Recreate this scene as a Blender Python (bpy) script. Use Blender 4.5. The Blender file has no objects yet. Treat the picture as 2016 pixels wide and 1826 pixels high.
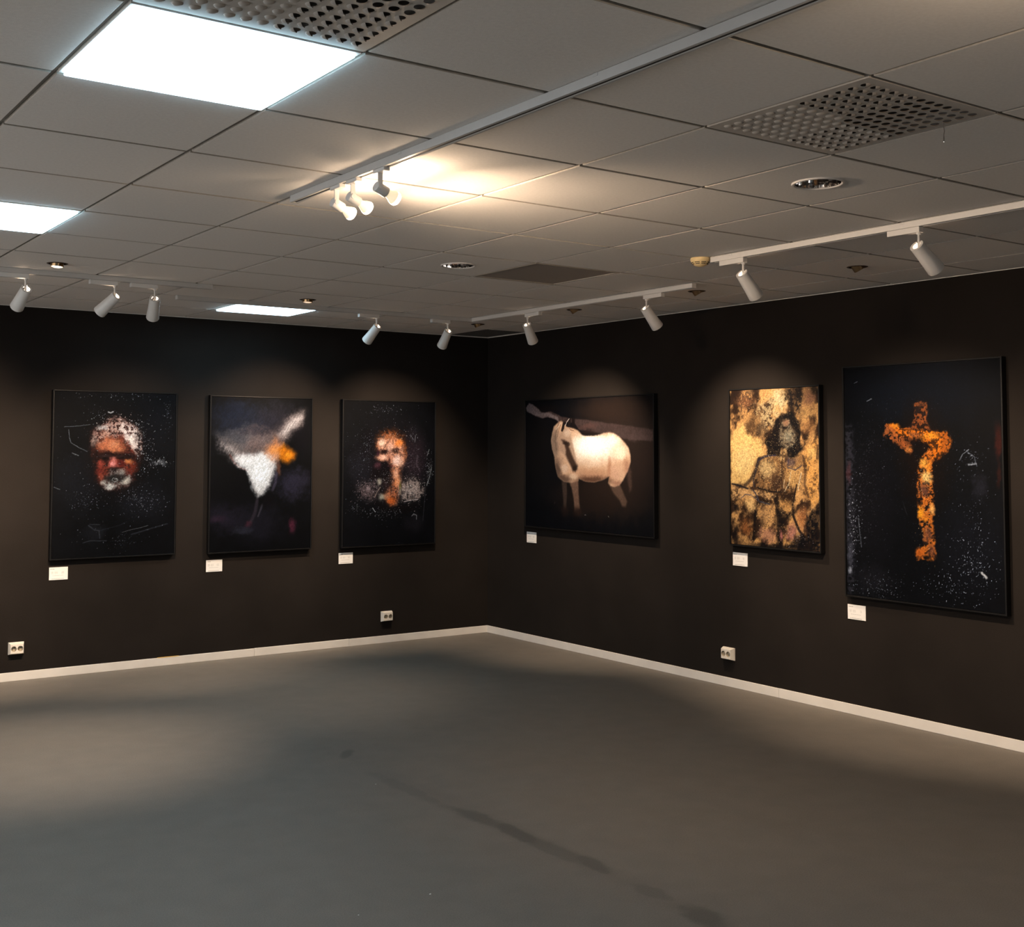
import bpy, bmesh, math, random
import numpy as np
from mathutils import Vector, Matrix
from math import pi, sin, cos, radians as R

S = bpy.context.scene
COL = S.collection
rnd = random.Random(7)

# ------------------------------------------------------------------ camera
W_PX, H_PX = 2016, 1826
F_PX, PX, PY = 2318.26, 910.34, 760.36           # focal length and principal point of the photograph, pixels
YAW, PITCH, ROLL = 0.975434, 0.0539027, 0.0031284
CAM = Vector((-6.0580, -8.5393, 1.6043))
_f = Vector((cos(YAW)*cos(PITCH), sin(YAW)*cos(PITCH), sin(PITCH)))
_r = Vector((sin(YAW), -cos(YAW), 0))
_u = _r.cross(_f)
_r2 = _r*cos(ROLL) + _u*sin(ROLL)
_u2 = _u*cos(ROLL) - _r*sin(ROLL)
cd = bpy.data.cameras.new('camera')
cam = bpy.data.objects.new('camera', cd)
COL.objects.link(cam)
cam.matrix_world = Matrix(((_r2.x, _u2.x, -_f.x, CAM.x), (_r2.y, _u2.y, -_f.y, CAM.y),
                           (_r2.z, _u2.z, -_f.z, CAM.z), (0, 0, 0, 1)))
cd.sensor_fit = 'HORIZONTAL'
cd.sensor_width = 36.0
cd.lens = F_PX*36.0/W_PX
cd.shift_x = (W_PX/2-PX)/W_PX
cd.shift_y = (PY-H_PX/2)/W_PX
cd.clip_start = 0.05
S.camera = cam

# ------------------------------------------------------------------ world, exposure, light levels
BEAM_W = 36.0                                     # forward beam of each reflector bulb
WORLD_COL, WORLD_STR = (1.0, 0.94, 0.89), 4.2     # evening daylight through the back window and added, unseen side windows
PANEL_COL, PANEL_STR = (0.56, 0.84, 1.0), 14.0    # cool LED ceiling panels
SPOT_COL, SPOT_W = (1.0, 0.745, 0.52), 210.0       # warm picture spotlights
LEAK_COL, LEAK_W = (1.0, 0.72, 0.50), 0.15         # light escaping from the open backs of the spotlights
BULB_COL, BULB_W = (1.0, 0.72, 0.48), 3.2        # bare reflector bulbs on the middle track
w = bpy.data.worlds.new('world')
S.world = w
w.use_nodes = True
w.node_tree.nodes['Background'].inputs[0].default_value = (*WORLD_COL, 1)
w.node_tree.nodes['Background'].inputs[1].default_value = WORLD_STR
vs = S.view_settings
S.display_settings.display_device = 'sRGB'
vs.view_transform = 'Standard'
vs.look = 'None'
vs.gamma = 1.0
vs.use_curve_mapping = False
vs.exposure = 0.0
cy = S.cycles
cy.max_bounces = 8
cy.diffuse_bounces = 5
cy.glossy_bounces = 4
cy.sample_clamp_indirect = 4.0
cy.blur_glossy = 0.5
cy.caustics_reflective = False
cy.caustics_refractive = False
cy.use_denoising = True

# ------------------------------------------------------------------ helpers
def srgb(r, g, b):
    f = lambda c: (c/255/12.92) if c/255 <= 0.04045 else ((c/255+0.055)/1.055)**2.4
    return (f(r), f(g), f(b))

def mat(name, col, rough=0.6, metal=0.0, spec=0.5, noise=0.0, nscale=40.0, bump=0.0, bscale=300.0, emit=None, estr=0.0, coat=0.0):
    """principled material with procedural colour variation and fine relief"""
    m = bpy.data.materials.new(name)
    m.use_nodes = True
    nt = m.node_tree
    b = nt.nodes['Principled BSDF']
    b.inputs['Roughness'].default_value = rough
    b.inputs['Metallic'].default_value = metal
    b.inputs['Specular IOR Level'].default_value = spec
    b.inputs['Coat Weight'].default_value = coat
    tc = nt.nodes.new('ShaderNodeTexCoord')
    n = nt.nodes.new('ShaderNodeTexNoise')
    n.inputs['Scale'].default_value = nscale
    n.inputs['Detail'].default_value = 5
    nt.links.new(tc.outputs['Object'], n.inputs['Vector'])
    r = nt.nodes.new('ShaderNodeValToRGB')
    r.color_ramp.elements[0].position = 0.3
    r.color_ramp.elements[1].position = 0.7
    r.color_ramp.elements[0].color = (*[c*(1-noise) for c in col], 1)
    r.color_ramp.elements[1].color = (*[min(1, c*(1+noise)) for c in col], 1)
    nt.links.new(n.outputs['Fac'], r.inputs['Fac'])
    nt.links.new(r.outputs['Color'], b.inputs['Base Color'])
    if bump:
        n2 = nt.nodes.new('ShaderNodeTexNoise')
        n2.inputs['Scale'].default_value = bscale
        n2.inputs['Detail'].default_value = 3
        nt.links.new(tc.outputs['Object'], n2.inputs['Vector'])
        bp = nt.nodes.new('ShaderNodeBump')
        bp.inputs['Strength'].default_value = bump
        bp.inputs['Distance'].default_value = 0.002
        nt.links.new(n2.outputs['Fac'], bp.inputs['Height'])
        nt.links.new(bp.outputs['Normal'], b.inputs['Normal'])
    if emit:
        b.inputs['Emission Color'].default_value = (*emit, 1)
        b.inputs['Emission Strength'].default_value = estr
    return m

def link(name, me, m=None, parent=None, loc=None, rot=None):
    o = bpy.data.objects.new(name, me)
    COL.objects.link(o)
    if m is not None and me is not None and len(me.materials) == 0:
        me.materials.append(m)
    if parent is not None:
        o.parent = parent
    if loc is not None:
        o.location = loc
    if rot is not None:
        o.rotation_euler = rot
    return o

def tag(o, label=None, cat=None, group=None, kind=None):
    for k, v in (('label', label), ('category', cat), ('group', group), ('kind', kind)):
        if v:
            o[k] = v
    return o

def thing(name, loc, label, cat, group=None, rotz=0.0):
    o = bpy.data.objects.new(name, None)
    o.empty_display_size = 0.05
    COL.objects.link(o)
    o.location = loc
    o.rotation_euler = (0, 0, rotz)
    return tag(o, label, cat, group)

def bm_mesh(bm, name, smooth=False):
    me = bpy.data.meshes.new(name)
    bm.normal_update()
    bm.to_mesh(me)
    bm.free()
    if smooth:
        for p in me.polygons:
            p.use_smooth = True
    return me

def add_box(bm, x0, x1, y0, y1, z0, z1, bev=0.0, seg=1):
    vs_ = [bm.verts.new((x, y, z)) for x in (x0, x1) for y in (y0, y1) for z in (z0, z1)]
    fs = [bm.faces.new([vs_[i] for i in q]) for q in ((0, 1, 3, 2), (4, 6, 7, 5), (0, 4, 5, 1), (2, 3, 7, 6), (0, 2, 6, 4), (1, 5, 7, 3))]
    if bev:
        es = {e for f_ in fs for e in f_.edges}
        bmesh.ops.bevel(bm, geom=list(es), offset=bev, segments=seg, affect='EDGES', profile=0.5)

def box(name, x0, x1, y0, y1, z0, z1, m, parent=None, bev=0.0, seg=1, loc=None):
    bm = bmesh.new()
    add_box(bm, x0, x1, y0, y1, z0, z1, bev, seg)
    return link(name, bm_mesh(bm, name), m, parent, loc)

def lathe(bm, prof, n=32, close=False):
    """revolve (radius, z) pairs about local z"""
    rings = []
    for r_, z in prof:
        if r_ < 1e-6:
            rings.append([bm.verts.new((0, 0, z))])
        else:
            rings.append([bm.verts.new((r_*cos(2*pi*k/n), r_*sin(2*pi*k/n), z)) for k in range(n)])
    pairs = list(zip(rings, rings[1:])) + ([(rings[-1], rings[0])] if close else [])
    for a, b in pairs:
        for k in range(n):
            k2 = (k+1) % n
            if len(a) == 1 and len(b) == 1:
                continue
            if len(a) == 1:
                bm.faces.new((a[0], b[k2], b[k]))
            elif len(b) == 1:
                bm.faces.new((a[k], a[k2], b[0]))
            else:
                bm.faces.new((a[k], a[k2], b[k2], b[k]))
    bmesh.ops.recalc_face_normals(bm, faces=bm.faces)

def lathe_obj(name, prof, m, parent=None, n=32, smooth=True, close=False, loc=None):
    bm = bmesh.new()
    lathe(bm, prof, n, close)
    me = bm_mesh(bm, name, smooth)
    if smooth:
        me.set_sharp_from_angle(angle=R(38))
    return link(name, me, m, parent, loc)

def tube_between(bm, p, q, r_, n=12):
    p, q = Vector(p), Vector(q)
    d = (q-p).normalized()
    a = d.orthogonal().normalized()
    b = d.cross(a)
    v0 = [bm.verts.new(p+(a*cos(2*pi*k/n)+b*sin(2*pi*k/n))*r_) for k in range(n)]
    v1 = [bm.verts.new(q+(a*cos(2*pi*k/n)+b*sin(2*pi*k/n))*r_) for k in range(n)]
    for k in range(n):
        bm.faces.new((v0[k], v0[(k+1) % n], v1[(k+1) % n], v1[k]))
    bm.faces.new(v0[::-1])
    bm.faces.new(v1)

def dup(root, loc, label=None):
    """copy of a thing with copies of its parts and sub-parts, sharing meshes"""
    r_ = root.copy()
    COL.objects.link(r_)
    r_.location = loc
    if label:
        r_['label'] = label
    for ch in list(root.children):
        c = ch.copy()
        COL.objects.link(c)
        c.parent = r_
        for g in ch.children:
            d = g.copy()
            COL.objects.link(d)
            d.parent = c
    return r_

def seen(p, mx=120):
    """true where a point falls inside (or near) the photograph's frame"""
    d = Vector(p)-CAM
    z = d.dot(_f)
    if z < 0.1:
        return False
    x = PX+F_PX*d.dot(_r2)/z
    y = PY-F_PX*d.dot(_u2)/z
    return -mx < x < W_PX+mx and -mx < y < H_PX+mx

# ------------------------------------------------------------------ materials
M = {}
M['wall'] = mat('black_wall_paint', (0.0156, 0.0130, 0.0117), 0.85, spec=0.06, noise=0.12, nscale=3.0, bump=0.25, bscale=180)
M['pale_wall'] = mat('pale_wall_paint', (0.42, 0.40, 0.37), 0.8, noise=0.04)
M['tile'] = mat('ceiling_tile_white', (0.84, 0.815, 0.79), 0.9, spec=0.1, noise=0.035, nscale=90, bump=0.35, bscale=420)
M['tile_edge'] = mat('shade_toned_tile_edge', (0.50, 0.47, 0.43), 0.9, spec=0.1, noise=0.08, nscale=80)  # tile edge toned darker, joint shade put into its colour
M['rail'] = mat('grid_rail_darkened', (0.36, 0.34, 0.315), 0.5, noise=0.02)  # rail greyed to deepen the shade in the joints
M['void'] = mat('ceiling_void', (0.10, 0.095, 0.09), 0.9, noise=0.1)
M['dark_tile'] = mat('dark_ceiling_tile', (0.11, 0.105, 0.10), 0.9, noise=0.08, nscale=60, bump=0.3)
M['trim'] = mat('offwhite_trim', (0.72, 0.70, 0.67), 0.45, noise=0.03)
M['base'] = mat('offwhite_baseboard', (0.70, 0.675, 0.64), 0.45, noise=0.05, nscale=6)
M['white_metal'] = mat('white_powder_coat', (0.66, 0.65, 0.64), 0.42, noise=0.02)
M['pale_track'] = mat('pale_grey_track', (0.52, 0.515, 0.51), 0.42, noise=0.02)
M['grey_track'] = mat('grey_white_track', (0.50, 0.50, 0.50), 0.4, noise=0.02)
M['black'] = mat('black_plastic', (0.012, 0.011, 0.011), 0.5, noise=0.05)
M['plenum'] = mat('plenum_grey', (0.17, 0.155, 0.14), 0.8)
M['slot'] = mat('dark_slot', (0.02, 0.017, 0.015), 0.7, noise=0.05)
M['frame'] = mat('black_frame', (0.006, 0.006, 0.0065), 0.35, spec=0.22, noise=0.15, nscale=12)
M['chrome'] = mat('chrome_reflector', (0.82, 0.81, 0.80), 0.06, metal=1.0, noise=0.02)
M['brass'] = mat('aged_brass', (0.36, 0.24, 0.13), 0.28, metal=1.0, noise=0.15, nscale=30)
M['bronze'] = mat('dark_bronze', (0.055, 0.035, 0.025), 0.4, metal=0.6, noise=0.15, nscale=30)
M['yellowed'] = mat('yellowed_plastic', (0.78, 0.60, 0.32), 0.45, noise=0.08, nscale=20)
M['socket'] = mat('white_socket_plastic', (0.74, 0.70, 0.63), 0.35, noise=0.03)
M['socket_in'] = mat('socket_recess_beige', (0.42, 0.36, 0.27), 0.45, noise=0.05)
M['steel'] = mat('zinc_steel', (0.55, 0.53, 0.50), 0.3, metal=1.0, noise=0.05)
M['vent'] = mat('vent_grey_white', (0.60, 0.565, 0.53), 0.5, noise=0.03)
M['hood'] = mat('vent_hood_grey', (0.44, 0.41, 0.38), 0.55, noise=0.03)
M['vent_mid'] = mat('vent_grey_beige', (0.40, 0.365, 0.325), 0.55, noise=0.05)
M['tape'] = mat('yellow_tape', (0.80, 0.56, 0.14), 0.5, noise=0.08, nscale=60)
M['crumb'] = mat('white_paper_crumb', (0.85, 0.85, 0.82), 0.8, noise=0.05)
M['string'] = mat('grey_string', (0.16, 0.14, 0.13), 0.8, noise=0.1)
M['panel_glow'] = mat('opal_diffuser_lit', (0.8, 0.8, 0.8), 0.4, emit=PANEL_COL, estr=PANEL_STR)
M['bulb_glow'] = mat('lit_bulb_glass', (0.9, 0.9, 0.85), 0.2, emit=(1.0, 0.86, 0.66), estr=7.0)
M['bulb_neck'] = mat('bulb_neck_glass', (0.85, 0.78, 0.6), 0.15, emit=(1.0, 0.80, 0.52), estr=0.7)
M['lens_glow'] = mat('lit_spot_lens', (0.9, 0.85, 0.75), 0.2, emit=(1.0, 0.80, 0.58), estr=12.0)
M['down_glow'] = mat('lit_downlight_lamp', (0.9, 0.85, 0.75), 0.2, emit=(1.0, 0.84, 0.62), estr=9.0)
M['down_dim'] = mat('dim_downlight_lamp', (0.5, 0.42, 0.32), 0.3, emit=(1.0, 0.72, 0.5), estr=0.9)

# floor: grey needle-felt / vinyl with worn dark marks along an old seam
def floor_material():
    m = mat('grey_floor', (0.162, 0.146, 0.128), 0.62, spec=0.35, noise=0.055, nscale=7.0, bump=0.3, bscale=260)
    nt = m.node_tree
    N, L = nt.nodes, nt.links
    b = N['Principled BSDF']
    base = b.inputs['Base Color'].links[0].from_socket
    tc = next(n for n in N if n.type == 'TEX_COORD')
    wn = N.new('ShaderNodeTexNoise')
    wn.inputs['Scale'].default_value = 9.0
    wn.inputs['Detail'].default_value = 4
    L.new(tc.outputs['Object'], wn.inputs['Vector'])
    fine = N.new('ShaderNodeTexNoise')
    fine.inputs['Scale'].default_value = 190.0
    fine.inputs['Detail'].default_value = 2
    L.new(tc.outputs['Object'], fine.inputs['Vector'])
    total = None
    # centre x, y, half length, half width, angle, strength
    for cx_, cy_, a, bb, ang, st in FLOOR_MARKS:
        mp = N.new('ShaderNodeMapping')
        mp.vector_type = 'TEXTURE'
        mp.inputs['Location'].default_value = (cx_, cy_, 0)
        mp.inputs['Rotation'].default_value = (0, 0, ang)
        mp.inputs['Scale'].default_value = (a, bb, 1)
        L.new(tc.outputs['Object'], mp.inputs['Vector'])
        ln = N.new('ShaderNodeVectorMath')
        ln.operation = 'LENGTH'
        L.new(mp.outputs['Vector'], ln.inputs[0])
        ad = N.new('ShaderNodeMath')
        ad.operation = 'MULTIPLY_ADD'
        ad.inputs[1].default_value = 1.5
        L.new(wn.outputs['Fac'], ad.inputs[0])
        L.new(ln.outputs['Value'], ad.inputs[2])
        mr = N.new('ShaderNodeMapRange')
        mr.interpolation_type = 'SMOOTHSTEP'
        mr.inputs['From Min'].default_value = 1.95
        mr.inputs['From Max'].default_value = 1.25
        mr.inputs['To Min'].default_value = 0.0
        mr.inputs['To Max'].default_value = st
        L.new(ad.outputs[0], mr.inputs['Value'])
        if total is None:
            total = mr.outputs[0]
        else:
            mx = N.new('ShaderNodeMath')
            mx.operation = 'MAXIMUM'
            L.new(total, mx.inputs[0])
            L.new(mr.outputs[0], mx.inputs[1])
            total = mx.outputs[0]
    mix = N.new('ShaderNodeMix')
    mix.data_type = 'RGBA'
    L.new(total, mix.inputs['Factor'])
    L.new(base, mix.inputs['A'])
    mix.inputs['B'].default_value = (0.055, 0.053, 0.05, 1)
    mul = N.new('ShaderNodeMix')
    mul.data_type = 'RGBA'
    mul.blend_type = 'MULTIPLY'
    mul.inputs['Factor'].default_value = 1.0
    L.new(mix.outputs['Result'], mul.inputs['A'])
    fr = N.new('ShaderNodeMapRange')
    fr.inputs['From Min'].default_value = 0.3
    fr.inputs['From Max'].default_value = 0.7
    fr.inputs['To Min'].default_value = 0.86
    fr.inputs['To Max'].default_value = 1.14
    L.new(fine.outputs['Fac'], fr.inputs['Value'])
    L.new(fr.outputs[0], mul.inputs['B'])
    L.new(mul.outputs['Result'], b.inputs['Base Color'])
    return m
FLOOR_MARKS = [(-3.03, -2.99, 0.10, 0.035, 0.9, 0.55), (-3.09, -3.72, 0.42, 0.05, 1.57, 0.28), (-3.06, -4.25, 0.20, 0.06, 1.62, 0.55),
               (-3.045, -4.50, 0.18, 0.05, 1.50, 0.6), (-3.045, -4.76, 0.26, 0.055, 1.57, 0.42), (-3.02, -4.96, 0.15, 0.045, 1.45, 0.5),
               (-3.03, -5.31, 0.11, 0.05, 1.6, 0.35), (-3.04, -5.575, 0.13, 0.07, 1.4, 0.55), (-3.05, -4.3, 1.6, 0.09, 1.57, 0.10)]
M['floor'] = floor_material()

# ------------------------------------------------------------------ the room
H = 2.60
XW, YB = -9.40, -13.60                      # far ends of the room, behind and beside the camera
GX0, GY0, T = -4.0308, -5.9890, 0.60        # ceiling grid
o = box('floor', XW-0.1, 0.1, YB-0.1, 0.1, -0.08, 0.0, M['floor']); tag(o, kind='structure')
o = box('wall_left', XW, 0.0, 0.0, 0.12, 0.0, H+0.02, M['wall']); tag(o, kind='structure')
o = box('wall_right', 0.0, 0.12, YB, 0.12, 0.0, H+0.02, M['wall']); tag(o, kind='structure')

def wall_with_opening(name, along, fixed, thick, a0, a1, wins, m):
    """unseen pale wall pierced by tall window openings"""
    bm = bmesh.new()
    def seg(s0, s1, z0, z1):
        if along == 'x':
            add_box(bm, s0, s1, fixed-thick, fixed, z0, z1)
        else:
            add_box(bm, fixed-thick, fixed, s0, s1, z0, z1)
    cur = a0
    for w0, w1, z0, z1 in wins:
        seg(cur, w0, 0, H+0.02)
        seg(w0, w1, 0, z0)
        seg(w0, w1, z1, H+0.02)
        cur = w1
    seg(cur, a1, 0, H+0.02)
    return tag(link(name, bm_mesh(bm, name), m), kind='structure')
WB = [(-4.0, -3.0, 0.25, 2.35)]
WF = [(-6.2, -4.6, 0.25, 2.45), (-4.3, -2.7, 0.25, 2.45), (-2.4, -0.8, 0.25, 2.45)]  # side windows added out of view to brighten the far-left ceiling
wall_with_opening('wall_back', 'x', YB, 0.12, XW-0.12, 0.0, WB, M['pale_wall'])
wall_with_opening('wall_side', 'y', XW, 0.12, YB, 0.12, WF, M['pale_wall'])
k = 0
for ax, fixed, wins in (('x', YB-0.06, WB), ('y', XW-0.06, WF)):
    for a0, a1, z0, z1 in wins:
        k += 1
        bm = bmesh.new()
        for s0, s1, q0, q1 in ((a0, a0+0.05, z0, z1), (a1-0.05, a1, z0, z1), (a0, a1, z0, z0+0.05), (a0, a1, z1-0.05, z1), ((a0+a1)/2-0.025, (a0+a1)/2+0.025, z0, z1)):
            if ax == 'x':
                add_box(bm, s0, s1, fixed-0.03, fixed+0.03, q0, q1)
            else:
                add_box(bm, fixed-0.03, fixed+0.03, s0, s1, q0, q1)
        tag(link('window_%d' % k, bm_mesh(bm, 'window_frame'), M['trim']), kind='structure')  # the side ones are added for their fill light

# light portals in the window openings (they add no light, they only guide the sampling of the daylight)
for ax, fixed, wins in (('x', YB+0.01, WB), ('y', XW+0.01, WF)):
    for a0, a1, z0, z1 in wins:
        l = bpy.data.lights.new('window_portal', 'AREA')
        l.shape, l.size, l.size_y = 'RECTANGLE', a1-a0, z1-z0
        l.cycles.is_portal = True
        o = bpy.data.objects.new('window_portal', l)
        COL.objects.link(o)
        o.location = ((a0+a1)/2, fixed, (z0+z1)/2) if ax == 'x' else (fixed, (a0+a1)/2, (z0+z1)/2)
        o.rotation_euler = (R(90), 0, 0) if ax == 'x' else (R(90), 0, R(-90))

# ceiling: void above, T rails, lay-in tiles
ceil = box('ceiling', XW-0.12, 0.12, YB-0.12, 0.12, H+0.30, H+0.36, M['void'])
tag(ceil, kind='structure')
xs = [GX0+T*i for i in range(-8, 7)]
ys = [GY0+T*i for i in range(-12, 10)]
xe = [XW]+xs+[0.0]
ye = [YB]+ys+[0.0]
TR = 0.0078                                   # half the shadow gap between tiles
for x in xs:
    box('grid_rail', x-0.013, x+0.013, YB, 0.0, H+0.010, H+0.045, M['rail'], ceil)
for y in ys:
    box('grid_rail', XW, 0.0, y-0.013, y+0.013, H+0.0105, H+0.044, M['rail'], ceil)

def tile_bm(bm, x0, x1, y0, y1, hole=None, n=40):
    """lay-in tile with a bevelled tegular edge, optionally cut for a round fitting"""
    gx0, gx1, gy0, gy1 = x0+TR, x1-TR, y0+TR, y1-TR
    zb, zt, bv = H, H+0.016, 0.0018
    def ring(i, z):
        return [bm.verts.new(p) for p in ((gx0+i, gy0+i, z), (gx1-i, gy0+i, z), (gx1-i, gy1-i, z), (gx0+i, gy1-i, z))]
    a, b_, c = ring(bv, zb), ring(0, zb+bv*0.8), ring(0, zt)
    for p, q in ((a, b_), (b_, c)):
        for i in range(4):
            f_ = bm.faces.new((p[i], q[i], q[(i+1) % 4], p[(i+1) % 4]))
            f_.material_index = 1             # board edge, darkened to stand in for joint shade
    if hole is None:
        bm.faces.new(a)
        bm.faces.new(c[::-1])
        return
    hx, hy, hr = hole
    lo = [bm.verts.new((hx+hr*cos(2*pi*k/n-3*pi/4), hy+hr*sin(2*pi*k/n-3*pi/4), zb)) for k in range(n)]
    up = [bm.verts.new((v.co.x, v.co.y, zt)) for v in lo]
    for k in range(n):
        bm.faces.new((lo[k], up[k], up[(k+1) % n], lo[(k+1) % n]))
    for i in range(4):
        s = [lo[(i*n//4+j) % n] for j in range(n//4+1)]
        bm.faces.new([a[i], *s, a[(i+1) % 4]])
    bmesh.ops.recalc_face_normals(bm, faces=bm.faces)

def cell(r_, l_):
    return (GX0+T*r_, GX0+T*(r_+1), GY0+T*l_, GY0+T*(l_+1))
PANELS = [(-2, 0), (-2, 4), (2, 8)]
PANELS_BACK = [(-2, -4), (-6, 4), (-6, -4)]
VENTS = [(-2, -1), (1, -1)]
GRILLE = (3, 4)
BIG = [(2, 0), (2, 4)]
SMALL = [(-1, 6), (2, 7), (5, 8), (5, 6), (5, 4), (5, 2)]
skip = set(PANELS+PANELS_BACK+VENTS+[GRILLE])
std = None
rest = bmesh.new()
for i in range(len(xe)-1):
    for j in range(len(ye)-1):
        x0, x1, y0, y1 = xe[i], xe[i+1], ye[j], ye[j+1]
        r_, l_ = i-9, j-13
        if (r_, l_) in skip:
            continue
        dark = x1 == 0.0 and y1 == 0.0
        vis = any(seen((x, y, H), 160) for x in (x0, (x0+x1)/2, x1) for y in (y0, (y0+y1)/2, y1))
        if not vis:
            tile_bm(rest, x0, x1, y0, y1)
            continue
        full = abs(x1-x0-T) < 1e-6 and abs(y1-y0-T) < 1e-6
        hole = None
        if (r_, l_) in BIG:
            hole = ((x0+x1)/2, (y0+y1)/2, 0.083)
        if (r_, l_) in SMALL:
            hole = ((x0+x1)/2, (y0+y1)/2, 0.046)
        jx, jy, jz = rnd.uniform(-.0012, .0012), rnd.uniform(-.0012, .0012), rnd.uniform(0, .0012)
        if full and hole is None:
            if std is None:
                bm = bmesh.new()
                tile_bm(bm, -T/2, T/2, -T/2, T/2)
                std = bm_mesh(bm, 'ceiling_tile')
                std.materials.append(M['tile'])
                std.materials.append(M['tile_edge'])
            link('ceiling_tile', std, M['tile'], ceil, ((x0+x1)/2+jx, (y0+y1)/2+jy, jz))
        else:
            bm = bmesh.new()
            tile_bm(bm, x0, x1, y0, y1, hole)
            t = link('ceiling_tile', bm_mesh(bm, 'ceiling_tile'), M['dark_tile'] if dark else M['tile'], ceil)
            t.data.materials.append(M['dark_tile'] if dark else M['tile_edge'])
            if dark:
                tag(t, 'dark grey cut tile in the corner')
                t.location.z = 0.004
tag(link('ceiling_tile_field', bm_mesh(rest, 'ceiling_tile_field'), M['tile'], ceil), kind='stuff')

# wall angle trims and baseboards
def angle_trim(name, ax):
    bm = bmesh.new()
    if ax == 'x':
        add_box(bm, XW, 0, -0.022, 0, H+0.001, H+0.003)
        add_box(bm, XW, 0, -0.0015, 0, H-0.003, H+0.002)
    else:
        add_box(bm, -0.022, 0, YB, 0, H+0.001, H+0.003)
        add_box(bm, -0.0015, 0, YB, 0, H-0.003, H+0.002)
    return tag(link(name, bm_mesh(bm, name), M['trim']), kind='structure')
angle_trim('trim_1', 'x')
angle_trim('trim_2', 'y')
BH, BT = 0.060, 0.011
bl = bpy.data.objects.new('baseboard_left', None); COL.objects.link(bl); tag(bl, kind='structure')
br = bpy.data.objects.new('baseboard_right', None); COL.objects.link(br); tag(br, kind='structure')
for a0, a1, dz in ((XW, -6.0, 0), (-6.0, -2.218, 0.0), (-2.218, -1.387, 0.0012), (-1.387, 0.0, 0.0)):
    box('board', a0+0.0006, a1-0.0006, -BT, 0.0, 0.0, BH+dz, M['base'], bl, bev=0.002)
for a0, a1, dz in ((YB, -6.9, 0), (-6.9, -3.284, 0.0008), (-3.284, -BT, 0.0)):
    box('board', -BT, 0.0, a0+0.0008, a1-0.0008, 0.0, BH+dz, M['base'], br, bev=0.002)

# ------------------------------------------------------------------ ceiling fittings
def led_panel(r_, l_, label):
    x0, x1, y0, y1 = cell(r_, l_)
    t = thing('led_panel', ((x0+x1)/2, (y0+y1)/2, H), label, 'ceiling light', 'square panel lights in the ceiling grid')
    bm = bmesh.new()
    for s in ((-.294, -.282, -.294, .294), (.282, .294, -.294, .294), (-.282, .282, -.294, -.282), (-.282, .282, .282, .294)):
        add_box(bm, *s, -0.001, 0.012)
    link('rim', bm_mesh(bm, 'rim'), M['trim'], t)
    bm = bmesh.new()
    add_box(bm, -.283, .283, -.283, .283, -0.011, 0.004, 0.003, 2)
    tag(link('diffuser', bm_mesh(bm, 'diffuser'), M['panel_glow'], t), 'glowing opal diffuser')
    box('housing', -.281, .281, -.281, .281, 0.0045, 0.0115, M['trim'], t)
    return t
led_panel(*PANELS[0], 'large bright LED panel beside the perforated vent, nearest the camera')
led_panel(*PANELS[1], 'bright LED panel at the left edge of the photo, cut by the frame')
led_panel(*PANELS[2], 'far bright LED panel near the top of the left wall, behind the track')
for p, s in zip(PANELS_BACK, ('above and behind the camera', 'beyond the left edge', 'left of the camera, behind it')):
    led_panel(*p, 'LED panel outside the photo, ' + s)

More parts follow.
